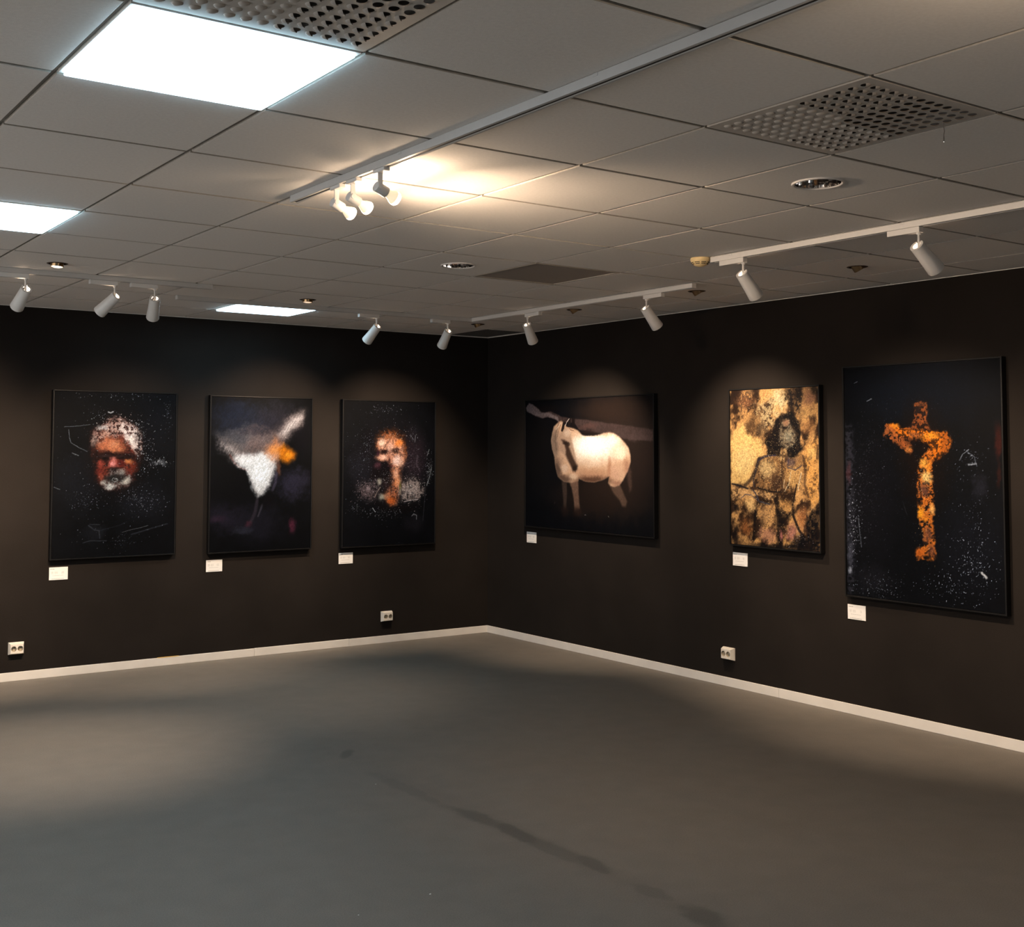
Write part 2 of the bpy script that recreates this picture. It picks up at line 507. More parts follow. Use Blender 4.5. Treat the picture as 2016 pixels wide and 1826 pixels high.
def air_diffuser(r_, l_, label):
    x0, x1, y0, y1 = cell(r_, l_)
    t = thing('air_diffuser', ((x0+x1)/2, (y0+y1)/2, H), label, 'vent', 'perforated air supply plates')
    p, n, rr, ns = 0.0415, 13, 0.0130, 12
    bm = bmesh.new()
    half = p*n/2
    def V(x, y, z=0.0):
        return bm.verts.new((x, y, z))
    for i in range(n):
        for j in range(n):
            cx_, cy_ = (i-6)*p, (j-6)*p
            sq = [V(cx_+sx*p/2, cy_+sy*p/2) for sx, sy in ((-1, -1), (1, -1), (1, 1), (-1, 1))]
            ci = [V(cx_+rr*cos(2*pi*k/ns-3*pi/4), cy_+rr*sin(2*pi*k/ns-3*pi/4)) for k in range(ns)]
            for q in range(4):
                s = [ci[(q*3+m_) % ns] for m_ in range(4)]
                bm.faces.new([sq[q], *s, sq[(q+1) % 4]][::-1])
    e = 0.295
    for s in ((-e, -half, -e, e), (half, e, -e, e), (-half, half, -e, -half), (-half, half, half, e)):
        v = [V(s[0], s[2]), V(s[1], s[2]), V(s[1], s[3]), V(s[0], s[3])]
        bm.faces.new(v[::-1])
    bmesh.ops.remove_doubles(bm, verts=bm.verts, dist=1e-5)
    for s in ((-e, -e, -e, e), (e, e, -e, e), (-e, e, -e, -e), (-e, e, e, e)):
        v = [V(s[0], s[2]), V(s[1], s[3]), V(s[1], s[3], 0.012), V(s[0], s[2], 0.012)]
        bm.faces.new(v)
    link('plate', bm_mesh(bm, 'plate'), M['vent'], t)
    bm = bmesh.new()
    add_box(bm, -.285, .285, -.285, .285, 0.05, 0.22)
    link('plenum_box', bm_mesh(bm, 'plenum_box'), M['plenum'], t)
    # one punched hood, shared by every nozzle
    bm = bmesh.new()
    m_, q_ = 8, 4
    g = [[bm.verts.new((rr*1.10*cos(pi*a/m_+pi/2)*cos(pi/2*b/q_), rr*1.10*sin(pi*a/m_+pi/2)*cos(pi/2*b/q_), -0.0065*sin(pi/2*b/q_))) for a in range(m_+1)] for b in range(q_+1)]
    for b in range(q_):
        for a in range(m_):
            bm.faces.new((g[b][a], g[b][a+1], g[b+1][a+1], g[b+1][a]))
    bmesh.ops.remove_doubles(bm, verts=bm.verts, dist=1e-6)
    me = bm_mesh(bm, 'nozzle', True)
    for i in range(n):
        for j in range(n):
            a, b = i-6, j-6
            if a >= 0 and b <= 0:
                ang = R(-135)
            elif a > 0 and b > 0:
                ang = R(-45)
            elif a <= 0 and b >= 0:
                ang = R(45)
            else:
                ang = R(135)
            link('nozzle', me, M['hood'], t, (a*p, b*p, 0.0), (0, 0, ang))
    return t
air_diffuser(*VENTS[0], 'perforated air vent plate next to the nearest LED panel at the top edge')
air_diffuser(*VENTS[1], 'perforated air vent plate in the ceiling at upper right, with a dangling string')

x0, x1, y0, y1 = cell(*GRILLE)
t = thing('return_air_grille', ((x0+x1)/2, (y0+y1)/2, H), 'darker finely perforated square grille in the middle of the ceiling', 'vent')
gm = mat('fine_mesh_brown_grey', (0.30, 0.27, 0.245), 0.6, noise=0.03)
nt = gm.node_tree
vz = nt.nodes.new('ShaderNodeTexVoronoi'); vz.inputs['Scale'].default_value = 95.0; vz.inputs['Randomness'].default_value = 0.0
nt.links.new(next(n for n in nt.nodes if n.type == 'TEX_COORD').outputs['Object'], vz.inputs['Vector'])
mr = nt.nodes.new('ShaderNodeMapRange'); mr.inputs['From Min'].default_value = 0.30; mr.inputs['From Max'].default_value = 0.38
nt.links.new(vz.outputs['Distance'], mr.inputs['Value'])
mx = nt.nodes.new('ShaderNodeMix'); mx.data_type = 'RGBA'
nt.links.new(mr.outputs[0], mx.inputs['Factor'])
mx.inputs['A'].default_value = (0.09, 0.075, 0.06, 1)
bs = nt.nodes['Principled BSDF']
nt.links.new(bs.inputs['Base Color'].links[0].from_socket, mx.inputs['B'])
nt.links.new(mx.outputs['Result'], bs.inputs['Base Color'])
box('perforated_sheet', -.284, .284, -.284, .284, 0.004, 0.008, gm, t)
bm = bmesh.new()
for s in ((-.294, -.284, -.294, .294), (.284, .294, -.294, .294), (-.284, .284, -.294, -.284), (-.284, .284, .284, .294)):
    add_box(bm, *s, 0.0, 0.012)
link('rim', bm_mesh(bm, 'rim'), M['vent_mid'], t)

def downlight(r_, l_, label):
    x0, x1, y0, y1 = cell(r_, l_)
    t = thing('recessed_downlight', ((x0+x1)/2, (y0+y1)/2, H), label, 'downlight', 'large chrome downlights')
    lathe_obj('trim_ring', [(0.0835, -0.001), (0.088, -0.006), (0.094, -0.0055), (0.0965, 0.0), (0.0835, 0.004)], M['white_metal'], t, 48, close=True)
    bm = bmesh.new()                          # faceted mirror reflector
    lathe(bm, [(0.0832, -0.002), (0.0815, 0.02), (0.077, 0.05), (0.068, 0.085), (0.05, 0.112), (0.03, 0.122)], 30)
    link('reflector', bm_mesh(bm, 'reflector'), M['chrome'], t)
    lathe_obj('lamp_tube', [(0.0, 0.045), (0.010, 0.047), (0.013, 0.055), (0.013, 0.122), (0.03, 0.123), (0.03, 0.128), (0.0, 0.128)], M['trim'], t, 20)
    return t
downlight(*BIG[0], 'wide round chrome downlight, unlit, below the vent at upper right')
downlight(*BIG[1], 'wide round chrome downlight, unlit, left of the dark grille')

def eyeball(r_, l_, label, lamp, tilt, az):
    x0, x1, y0, y1 = cell(r_, l_)
    t = thing('eyeball_downlight', ((x0+x1)/2, (y0+y1)/2, H), label, 'downlight', 'small recessed eyeball downlights')
    lathe_obj('ring', [(0.043, -0.0005), (0.047, -0.003), (0.053, -0.0022), (0.056, 0.0), (0.046, 0.003), (0.0445, 0.05), (0.043, 0.05)], M['bronze'], t, 36, close=True)
    lathe_obj('can', [(0.0435, 0.002), (0.0435, 0.075), (0.0, 0.075)], M['bronze'], t, 30)
    e = lathe_obj('eyeball', [(0.031, -0.030), (0.033, -0.030), (0.0345, -0.026), (0.0345, 0.03), (0.02, 0.045), (0.0, 0.045), (0.0, 0.03), (0.018, 0.02), (0.031, -0.012), (0.031, -0.030)], M['brass'], t, 30, close=False)
    e.location = (0, 0, 0.012)
    e.rotation_euler = (0, tilt, az)
    g = lathe_obj('lamp_face', [(0.0, -0.034), (0.018, -0.033), (0.0285, -0.0285), (0.0295, -0.022), (0.0, -0.020)] if lamp != M['bronze'] else [(0.0, -0.013), (0.026, -0.012), (0.030, -0.009), (0.030, 0.0), (0.0, 0.0)], lamp, e, 24)
    return t
eyeball(*SMALL[0], 'small round downlight switched on, above the track at far left', M['down_glow'], R(4), 0)
eyeball(*SMALL[1], 'small dark-rimmed downlight above the far LED panel', M['down_dim'], R(3), 0)
eyeball(*SMALL[2], 'small unlit brown downlight closest to the room corner', M['bronze'], R(-24), R(-25))
eyeball(*SMALL[3], 'small unlit brass eyeball downlight above the horse picture', M['bronze'], R(-34), R(-25))
eyeball(*SMALL[4], 'small unlit brass eyeball downlight below the smoke detector', M['bronze'], R(-34), R(-25))
eyeball(*SMALL[5], 'small unlit brass eyeball downlight between the two right-hand spotlights', M['bronze'], R(-34), R(-25))

t = thing('smoke_detector', (GX0+T*4-0.005, GY0+T*3-0.02, H), 'yellowed round smoke detector at the end of the right-hand track', 'smoke detector')
lathe_obj('base', [(0.0, 0.0), (0.050, 0.0), (0.051, -0.004), (0.051, -0.013), (0.048, -0.017), (0.0, -0.017)], M['yellowed'], t, 40)
lathe_obj('dome', [(0.049, -0.016), (0.047, -0.021), (0.042, -0.028), (0.033, -0.036), (0.026, -0.040), (0.014, -0.044), (0.0, -0.046)], M['yellowed'], t, 40)
for k in range(8):
    for r_, z in ((0.0455, -0.0245), (0.0395, -0.0315)):
        bm = bmesh.new()
        a0, a1, n = 2*pi*k/8+0.09, 2*pi*(k+1)/8-0.09, 5
        for i in range(n):
            b0, b1 = a0+(a1-a0)*i/n, a0+(a1-a0)*(i+1)/n
            bm.faces.new([bm.verts.new((q*cos(b), q*sin(b), zz)) for q, b, zz in ((r_+.0012, b0, z+.0014), (r_+.0012, b1, z+.0014), (r_-.0002, b1, z-.0020), (r_-.0002, b0, z-.0020))])
        link('slot', bm_mesh(bm, 'slot'), M['slot'], t)

# ------------------------------------------------------------------ lighting tracks
TH = 0.028
def track(label, ax, a0, a1, c, m, slot=False, ends=(True, True)):
    """surface track along x or y; a0..a1 along its axis, c its centre line"""
    mid = (a0+a1)/2
    t = thing('lighting_track', (mid, c, H) if ax == 'x' else (c, mid, H), label, 'track', 'ceiling lighting tracks', 0.0 if ax == 'x' else pi/2)
    h = (a1-a0)/2
    bm = bmesh.new()                          # inverted channel
    add_box(bm, -h, h, -.0175, -.006, -TH, -.0005, .0012)
    add_box(bm, -h, h, .006, .0175, -TH, -.0005, .0012)
    add_box(bm, -h, h, -.007, .007, -.012, -.0006)
    link('channel', bm_mesh(bm, 'channel'), m, t)
    box('conductor_strip', -h, h, -.0062, .0062, -.0258, -.0122, M['slot'], t)
    for s, on in ((-1, ends[0]), (1, ends[1])):
        if on:
            box('end_cap', s*h-.004, s*h+.004, -.0182, .0182, -TH-.0008, -.0004, m, t, .0015)
    for q in [x_ for x_ in (-h+1.0*i for i in range(1, int(2*h)+1)) if x_ < h-.1]:
        box('mounting_clip', q-.010, q+.010, -.0188, .0188, -.010, -.0004, m, t, .001)
    return t
TC, TL1, TL2, TRa, TRb = -4.035, -1.785, -1.202, -1.000, -1.600
track('grey track running from the bare-bulb spotlights towards the camera', 'y', -9.2, -4.37, TC, M['grey_track'])
track('track with three spotlights running off the left edge', 'x', -7.4, -3.33, TL1, M['pale_track'])
track('long track above the left wall ending near the room corner', 'x', -3.33, TRa-.02, TL2, M['pale_track'])
track('short track above the right wall, from the corner past the horse', 'y', -3.53, TL2, TRa, M['white_metal'])
track('track with two spotlights leaving the photo at the right edge', 'y', -8.4, GY0+T*3-0.075, TRb, M['white_metal'])

# picture spotlights: white cylinders on stems
def head_mesh():
    bm = bmesh.new()
    n, rows = 36, [(0.0305, -0.018), (0.0308, 0.0), (0.0318, 0.022), (0.0345, 0.075), (0.0385, 0.135), (0.0372, 0.138)]
    th = 0.0035
    def ringv(r_, z):
        return [bm.verts.new((r_*cos(2*pi*k/n), r_*sin(2*pi*k/n), z)) for k in range(n)]
    out = [ringv(r_, z) for r_, z in rows]
    inn = [ringv(r_-th, z) for r_, z in rows[:-1]]
    lip = ringv(0.0195, -0.018)
    lipi = ringv(0.0195, -0.010)
    def cut(k):                               # slot that lets the stem swing, towards local +x
        return k in (0, 1, 2, n-1, n-2, n-3)
    for k in range(n):
        k2 = (k+1) % n
        for i in range(len(rows)-1):
            if i < 2 and cut(k) and cut(k2):
                continue
            bm.faces.new((out[i][k], out[i][k2], out[i+1][k2], out[i+1][k]))
        for i in range(len(rows)-2):
            if i < 2 and cut(k) and cut(k2):
                continue
            bm.faces.new((inn[i+1][k], inn[i+1][k2], inn[i][k2], inn[i][k]))
        bm.faces.new((out[-1][k], out[-1][k2], inn[-1][k2], inn[-1][k]))
        if not (cut(k) and cut(k2)):
            bm.faces.new((lip[k], lip[k2], out[0][k2], out[0][k]))
            bm.faces.new((lip[k2], lip[k], lipi[k], lipi[k2]))
    for kk in (3, n-3):                       # slot sides
        for i in range(2):
            bm.faces.new((out[i][kk], out[i+1][kk], inn[i+1][kk], inn[i][kk]))
    bmesh.ops.recalc_face_normals(bm, faces=bm.faces)
    me = bm_mesh(bm, 'head', True)
    me.set_sharp_from_angle(angle=R(35))
    return me
HEAD = head_mesh()

def aim_matrix(d):
    z = Vector(d).normalized()
    x = Vector((0, 0, 1))
    x = (x-z*x.dot(z)).normalized()
    return Matrix((x, z.cross(x), z)).transposed().to_4x4()

def spot_lamp(name, pos, d, power, col, size, blend, radius):
    l = bpy.data.lights.new(name, 'SPOT')
    l.energy, l.color, l.spot_size, l.spot_blend, l.shadow_soft_size = power, col, size, blend, radius
    o_ = bpy.data.objects.new(name, l)
    COL.objects.link(o_)
    o_.matrix_world = Matrix.Translation(pos) @ Vector(d).normalized().to_track_quat('-Z', 'Y').to_matrix().to_4x4()
    return o_

def spotlight(x, y, ax, side, target, label, power=1.0, size=78, blend=0.85, leak=1.0, group='white cylinder spotlights on the tracks'):
    t = thing('track_spotlight', (x, y, H), label, 'spotlight', group)
    zb = -TH-.026
    a0, a1 = (-.148, .014) if side < 0 else (-.014, .148)
    if ax == 'x':
        box('adapter', a0, a1, -.0165, .0165, zb, -TH-.0002, M['white_metal'], t, .0025, 2)
    else:
        box('adapter', -.0165, .0165, a0, a1, zb, -TH-.0002, M['white_metal'], t, .0025, 2)
    lathe_obj('stem_collar', [(0.0, zb+.002), (.0105, zb+.002), (.0105, zb-.004), (.008, zb-.009), (0.0, zb-.009)], M['white_metal'], t, 20)
    zp = -.122                                # pivot of the head
    lathe_obj('stem', [(0.0, zb-.004), (.0056, zb-.004), (.0056, zp+.006), (.0064, zp+.004), (.0064, zp-.006), (0.0, zp-.008)], M['white_metal'], t, 16)
    piv = Vector((x, y, H+zp))
    d = (Vector(target)-piv).normalized()
    Q = aim_matrix(d)
    h = link('head', HEAD, M['white_metal'], t)
    h.matrix_local = Matrix.Translation((0, 0, zp)) @ Q
    lathe_obj('lamp_holder', [(0.0, 0.012), (.017, 0.012), (.022, .03), (.026, .07), (.028, .105), (.0, .105)], M['trim'], h, 20)
    lathe_obj('lamp_lens', [(0.0, 0.109), (.024, .109), (.0275, .1055), (.0, .1052)], M['lens_glow'], h, 24)
    spot_lamp('picture_spot_light', piv+d*0.128, d, SPOT_W*power, SPOT_COL, R(size), blend, 0.022)
    lk = bpy.data.lights.new('rear_leak_light', 'POINT')
    lk.energy, lk.color, lk.shadow_soft_size = LEAK_W*leak, LEAK_COL, 0.006
    lo = bpy.data.objects.new('rear_leak_light', lk)
    COL.objects.link(lo)
    lo.location = piv+Q.to_3x3() @ Vector((0.011, 0.0, 0.002))
    return t
spotlight(-4.42, TL1, 'x', -1, (-4.73, 0, 1.15), 'leftmost white spotlight on the left track, showing its open back ring', 0.9, leak=6.0)
spotlight(-3.92, TL1, 'x', -1, (-5.04, 0, 0.95), 'middle white spotlight of the left track, tilted far to the left', 0.8, leak=2.5)
spotlight(-3.682, TL1, 'x', -1, (-3.25, 0, 0.85), 'third white spotlight of the left track, hanging almost straight down', 1.2)
spotlight(-1.835, TL2, 'x', -1, (-2.12, 0, 1.42), 'brightest-sided white spotlight left of the corner, tilted left, above the third dark portrait', 0.75)
spotlight(-1.222, TL2, 'x', -1, (-1.08, 0, 1.34), 'white spotlight just left of the room corner', 0.75)
spotlight(TRa, -1.895, 'y', -1, (0, -1.38, 1.26), 'small white spotlight just right of the room corner', 0.95, 84)
spotlight(TRa, -3.12, 'y', -1, (0, -3.12, 1.42), 'white spotlight near the free end of the short right track', 0.8)
spotlight(TRb, -4.468, 'y', 1, (0, -4.36, 1.00), 'white spotlight beside the smoke detector', 1.1)
spotlight(TRb, -5.468, 'y', 1, (0, -5.60, 1.25), 'largest white spotlight, at the far right of the photo', 0.4)

def bulb_spot(y, label, group='bare bulb spotlights on the middle track', d=(0.92, 0.05, -0.39), power=1.0):
    t = thing('bulb_spotlight', (TC, y, H), label, 'spotlight', group)
    zb = -TH-.012
    box('adapter', -.013, .013, -.045, .030, zb, -TH+.010, M['white_metal'], t, .002)
    zp = -.088
    bm = bmesh.new()                          # flat bent bracket
    add_box(bm, -.0095, .0095, -.0025, .0025, zp-.004, zb+.001, .001)
    tube_between(bm, (0, -.006, zp), (0, .006, zp), .0085, 16)
    link('bracket', bm_mesh(bm, 'bracket'), M['white_metal'], t)
    piv = Vector((TC, y, H+zp))
    Q = aim_matrix(d)
    hd = lathe_obj('lamp_socket', [(0.0, -.012), (.0165, -.012), (.019, -.009), (.019, .036), (.0175, .038), (.0, .038)], M['white_metal'], t, 24)
    hd.matrix_local = Matrix.Translation((0, 0.014, zp)) @ Q
    bm = bmesh.new()
    lathe(bm, [(.0135, .036), (.0140, .046), (.0185, .056), (.0225, .064), (.0245, .072)], 24)
    lathe_neck = link('bulb_neck', bm_mesh(bm, 'bulb_neck', True), M['bulb_neck'], hd)
    lathe_obj('bulb', [(.0245, .0718), (.0255, .077), (.0245, .083), (.020, .088), (.012, .0905), (0.0, .0912)], M['bulb_glow'], hd, 24)
    dv = Vector(d).normalized()
    l = bpy.data.lights.new('bulb_light', 'POINT')
    l.energy, l.color, l.shadow_soft_size = BULB_W*power, BULB_COL, 0.022
    lo = bpy.data.objects.new('bulb_light', l)
    COL.objects.link(lo)
    lo.location = piv+Vector((0, .014, 0))+dv*0.122
    spot_lamp('bulb_beam', piv+Vector((0, .014, 0))+dv*0.12, dv, BEAM_W*power, BULB_COL, R(122), 0.9, 0.02)
    return t
bulb_spot(-4.722, 'bare-bulb spotlight at the end of the middle track, lowest of the three')
bulb_spot(-4.846, 'middle of the three bare-bulb spotlights on the grey track')
bulb_spot(-5.042, 'bare-bulb spotlight nearest the camera, the highest of the three')
bulb_spot(-7.42, 'bare-bulb spotlight on the grey track just beyond the top edge of the photo', 'bare bulb spotlights outside the photo', (0.9, -0.25, -0.36), 1.5)
bulb_spot(-7.58, 'bare-bulb spotlight further back on the grey track, nearest the camera', 'bare bulb spotlights outside the photo', (0.9, -0.25, -0.36), 1.5)

# beams of the two small lit downlights
for (r_, l_), pw in ((SMALL[0], 250), (SMALL[1], 75)):
    x0, x1, y0, y1 = cell(r_, l_)
    spot_lamp('downlight_beam', Vector(((x0+x1)/2, (y0+y1)/2, H-0.036)), (0, 0, -1), pw, (1.0, 0.78, 0.58), R(58), 1.0, 0.02)

# what is painted on each canvas: width, height and strokes in millimetres from the upper left
ART = {
'old_man': (910, 1203, [
('B',(183,658),219,248,(26,26,30),0.5,60),('B',(664,816),219,165,(30,29,34),0.45,60),('B',(742,247),169,248,(24,23,27),0.35,60),('B',(311,1029),110,74,(34,34,37),0.4,50),
('B',(428,1017),51,215,(5,5,6),0.6,30),('B',(454,448),253,347,(26,16,14),0.8,40),
('P',[(276,365),(290,292),(342,246),(400,210),(476,195),(557,225),(622,290),(640,365),(626,448),(617,548),(585,631),(539,688),(474,716),(407,707),(348,671),(321,611),(301,545),(283,455)],(104,44,31),37,25,1,0.55),
('B',(402,382),114,66,(208,118,76),0.9,30),('B',(453,415),93,38,(206,120,76),0.7,26),('B',(436,377),51,33,(232,150,104),0.5,20),
('P',[(281,365),(301,292),(367,238),(408,209),(476,195),(561,228),(627,298),(645,381),(615,448),(572,390),(503,315),(418,307),(368,332),(311,382)],(196,160,142),30,37,0.8,1.0),
('P',[(484,208),(561,236),(631,306),(645,390),(611,448),(563,398),(520,332),(477,274)],(240,214,196),25,30,0.85,0.9),('B',(563,344),56,50,(250,224,204),0.8,34),
('B',(346,260),49,25,(196,188,178),0.75,24),('B',(292,365),22,58,(196,170,152),0.6,26),('B',(368,308),51,33,(214,150,120),0.5,30),
('B',(622,306),42,83,(14,11,11),0.45,40),('B',(350,201),51,25,(12,10,10),0.5,26),
('P',[(294,459),(337,447),(370,436),(437,443),(521,438),(604,456),(596,502),(539,510),(505,511),(480,489),(454,481),(421,489),(404,513),(371,515),(325,501)],(24,13,12),20,13,0.92,0.35),
('B',(370,470),51,13,(70,54,50),0.5,12),('B',(375,488),25,10,(10,6,6),0.8,8),('B',(492,468),39,12,(56,38,34),0.5,12),('B',(497,485),25,10,(10,6,6),0.7,8),
('P',[(414,480),(450,474),(465,514),(480,547),(439,563),(401,542)],(206,104,88),15,7,0.9,0.25),('B',(433,526),24,25,(240,148,136),0.85,12),
('B',(438,489),13,25,(214,130,110),0.6,8),('B',(338,529),34,31,(160,66,50),0.85,18),('B',(338,583),37,50,(112,38,28),0.8,24),('B',(351,620),25,30,(150,66,44),0.6,14),
('B',(489,526),46,38,(92,28,23),0.75,20),('B',(548,511),40,23,(214,124,68),0.9,18),('B',(587,552),39,53,(104,38,24),0.8,26),('B',(553,589),46,33,(92,34,26),0.7,22),
('B',(439,571),44,25,(20,13,12),0.85,14),
('P',[(352,644),(381,616),(422,579),(456,576),(506,570),(563,604),(579,647),(546,689),(483,708),(420,719),(378,698)],(128,120,111),20,20,0.9,0.8),
('B',(417,693),54,25,(226,220,206),0.85,20),('B',(531,651),39,30,(206,194,174),0.75,22),('B',(366,661),29,25,(186,178,164),0.7,18),
('B',(490,588),34,17,(150,140,128),0.6,16),('P',[(377,636),(397,612),(447,596),(524,614),(528,637),(490,655),(440,658),(398,652)],(24,21,19),17,12,0.9,0.3),
('B',(511,613),30,18,(52,46,42),0.6,14),('L',[(427,645),(439,631),(461,634),(470,649),(448,657),(430,649)],5.0,(150,146,138),0.8),
('L',[(453,708),(449,683),(464,669),(491,673),(501,692),(491,711)],5.0,(70,66,60),0.8),('L',[(446,639),(467,639)],4.2,(190,184,174),0.8),
('L',[(373,661),(407,694),(441,712)],3.3,(60,56,50),0.5),('B',(303,447),25,132,(12,9,9),0.5,30),('B',(616,515),34,149,(14,10,10),0.45,34),
('L',[(72,257),(153,252),(259,239)],4.2,(120,120,122),0.7),('L',[(104,277),(110,333),(124,374),(179,406),(241,435)],4.2,(150,150,152),0.6),
('L',[(131,447),(180,465)],5.0,(150,148,146),0.7),('L',[(391,145),(409,151),(426,141)],10.0,(190,184,178),0.8),
('L',[(222,1099),(271,1086),(396,1090)],5.8,(70,70,73),0.6),('L',[(261,974),(303,1008),(340,1014),(345,1071)],7.5,(80,80,82),0.5),
('L',[(513,1032),(581,1015),(649,1003),(709,989)],5.0,(120,118,116),0.5),('L',[(581,1051),(693,1022),(858,979)],11.7,(52,52,56),0.6),
('L',[(5,692),(50,709)],4.2,(130,130,130),0.7),('L',[(269,966),(344,971)],3.3,(80,80,82),0.6),('L',[(344,1014),(495,978),(546,954)],4.2,(46,46,50),0.6),
('B',(781,517),72,18,(120,116,114),0.6,40),('F',(456,580),438,578,420,5,(150,148,150),1),('F',(649,381),101,182,190,7,(226,220,214),2),
('F',(570,273),101,91,120,8,(240,232,224),3),('F',(772,516),93,41,70,7,(215,210,205),4),('F',(646,799),202,107,170,6,(175,172,174),5),
('F',(431,27),404,33,70,7,(190,186,184),6),('F',(242,790),126,91,80,6,(150,150,152),7),('F',(855,162),51,182,60,6,(170,168,168),8),
('F',(435,316),169,107,420,6,(34,18,15),9),('F',(468,266),143,91,300,6,(238,214,198),13),('F',(497,1102),110,66,60,5,(130,130,132),10),
('F',(438,530),160,165,330,5,(24,12,11),11),('F',(423,662),110,58,120,5,(20,17,15),14),('F',(350,193),126,74,60,6,(190,188,186),12),]),
'flame': (868, 1205, [
('B',(262,189),299,166,(40,42,54),0.75,90),('B',(181,100),181,99,(22,28,42),0.6,60),('B',(706,684),199,149,(52,46,60),0.7,80),('B',(570,182),236,182,(58,50,56),0.6,90),
('B',(122,941),181,133,(36,30,40),0.7,70),('B',(398,988),272,166,(34,30,38),0.6,90),('B',(162,657),172,199,(8,8,10),0.9,50),('B',(786,304),82,166,(14,12,16),0.8,40),
('N',1),('B',(309,344),245,124,(112,100,97),0.85,60),('B',(435,334),163,108,(128,104,96),0.7,50),('B',(184,313),163,66,(70,66,68),0.6,50),
('B',(388,260),145,33,(62,50,52),0.5,50),('P',[(26,284),(78,307),(175,354),(274,394),(230,444),(159,445),(114,388),(70,348)],(100,92,90),55,29,0.65,0.35),
('P',[(473,442),(508,341),(562,265),(653,171),(728,120),(807,95),(805,159),(743,224),(669,284),(628,348),(592,441)],(150,118,104),61,26,0.85,0.25),
('P',[(581,282),(654,192),(737,131),(798,113),(785,172),(706,242),(636,302)],(224,204,192),45,19,0.9,0.25),
('P',[(66,340),(123,367),(194,395),(274,419),(391,426),(481,400),(573,407),(556,491),(428,509),(266,501),(186,485),(155,445),(110,392)],(160,136,124),66,38,0.8,0.4),
('P',[(83,364),(141,388),(212,428),(274,460),(266,509),(195,485),(159,445),(115,396)],(206,190,180),35,21,0.55,0.4),
('L',[(159,453),(200,518),(249,555),(312,575)],15.6,(92,44,36),0.6),('L',[(321,583),(344,657),(377,740)],10.4,(70,50,44),0.5),
('P',[(186,469),(274,444),(373,451),(482,433),(560,449),(556,525),(534,625),(505,704),(449,753),(397,777),(369,732),(342,674),(325,608),(294,567),(240,544),(200,506)],(234,224,216),29,21,0.97,0.06),
('B',(425,591),95,157,(252,248,242),0.95,26),('B',(284,497),63,40,(236,226,218),0.75,26),('B',(356,525),109,66,(246,240,232),0.7,30),
('P',[(273,378),(354,344),(444,359),(499,375),(463,425),(373,443),(292,427)],(110,84,76),38,43,0.55,0.6),
('P',[(481,375),(553,324),(609,357),(601,424),(565,491),(519,483),(463,442)],(214,132,82),43,29,0.85,0.12),('B',(545,408),56,50,(238,150,76),0.8,18),
('P',[(578,407),(623,370),(656,400),(694,409),(733,444),(713,486),(667,517),(622,507),(588,474)],(226,122,20),31,12,0.97,0.05),('B',(666,457),40,28,(250,152,36),0.9,14),
('B',(656,388),25,17,(96,48,14),0.6,12),('B',(579,558),27,66,(150,92,66),0.6,16),('L',[(562,600),(553,675),(527,733)],26.0,(80,70,84),0.6),
('L',[(396,815),(379,905),(344,978)],29.5,(58,48,54),0.7),('L',[(441,848),(406,938)],17.3,(74,66,72),0.6),('B',(710,1020),41,79,(96,38,54),0.75,26),
('B',(322,999),36,28,(86,42,52),0.7,18),('B',(70,953),82,33,(52,34,46),0.6,26),('B',(274,1047),109,41,(50,48,56),0.6,40),('B',(793,878),63,91,(10,10,12),0.8,30),
('B',(487,816),54,75,(14,11,14),0.8,24),('S',),]),
'woman': (905, 1212, [
('B',(453,509),409,435,(24,18,20),0.8,70),('B',(165,558),156,167,(26,24,28),0.6,50),('B',(699,467),146,251,(46,32,36),0.6,60),('B',(704,1031),117,100,(30,26,29),0.6,40),
('P',[(311,392),(320,317),(363,262),(430,232),(528,244),(593,302),(619,391),(605,475),(550,458),(412,358),(345,408)],(108,54,24),36,29,0.95,0.7),
('P',[(325,333),(383,291),(470,282),(549,324),(594,399),(607,467),(593,534),(552,593),(493,584),(458,525),(434,500),(346,500),(319,471),(355,434),(335,392)],(226,150,112),31,20,1,0.45),
('B',(369,346),41,42,(255,206,172),0.9,14),('B',(539,353),54,38,(236,128,52),0.9,16),('B',(452,391),39,50,(236,178,150),0.7,14),('B',(461,299),88,33,(150,84,44),0.75,24),
('B',(523,500),51,52,(255,206,184),0.95,14),('B',(380,471),49,22,(250,186,154),0.95,10),('B',(566,521),25,38,(240,178,144),0.7,14),
('B',(601,425),21,92,(110,58,30),0.6,16),('B',(452,433),14,50,(150,92,68),0.6,8),('B',(394,425),53,28,(28,14,12),0.97,10),('B',(506,415),45,28,(50,26,18),0.92,10),
('B',(443,467),25,50,(200,130,100),0.5,10),('B',(454,544),49,12,(110,50,44),0.7,8),('B',(336,434),16,33,(50,20,30),0.8,8),
('P',[(289,500),(337,509),(414,500),(452,542),(457,626),(454,701),(398,726),(329,675),(262,641),(280,558)],(18,12,13),18,14,0.97,0.3),
('B',(328,542),39,33,(110,60,66),0.6,18),('B',(443,500),16,42,(60,30,24),0.7,8),
('P',[(462,567),(552,584),(558,643),(575,710),(549,794),(521,869),(463,895),(404,852),(374,784),(417,759),(467,714),(474,643)],(190,108,68),31,20,0.9,0.62),
('B',(513,618),35,50,(244,178,140),0.8,14),('B',(528,681),39,59,(238,150,96),0.8,14),('B',(467,839),58,42,(196,92,38),0.95,16),('B',(413,801),35,33,(200,130,90),0.7,12),
('B',(368,808),39,38,(176,166,142),0.85,14),('B',(417,701),45,67,(40,26,26),0.8,22),
('P',[(564,652),(651,661),(750,682),(793,750),(742,834),(584,855),(554,769)],(150,128,116),36,36,0.85,0.9),
('P',[(134,707),(214,678),(329,658),(363,700),(331,791),(255,844),(159,806)],(74,60,58),40,36,0.8,0.9),('B',(349,679),25,33,(190,176,150),0.8,12),
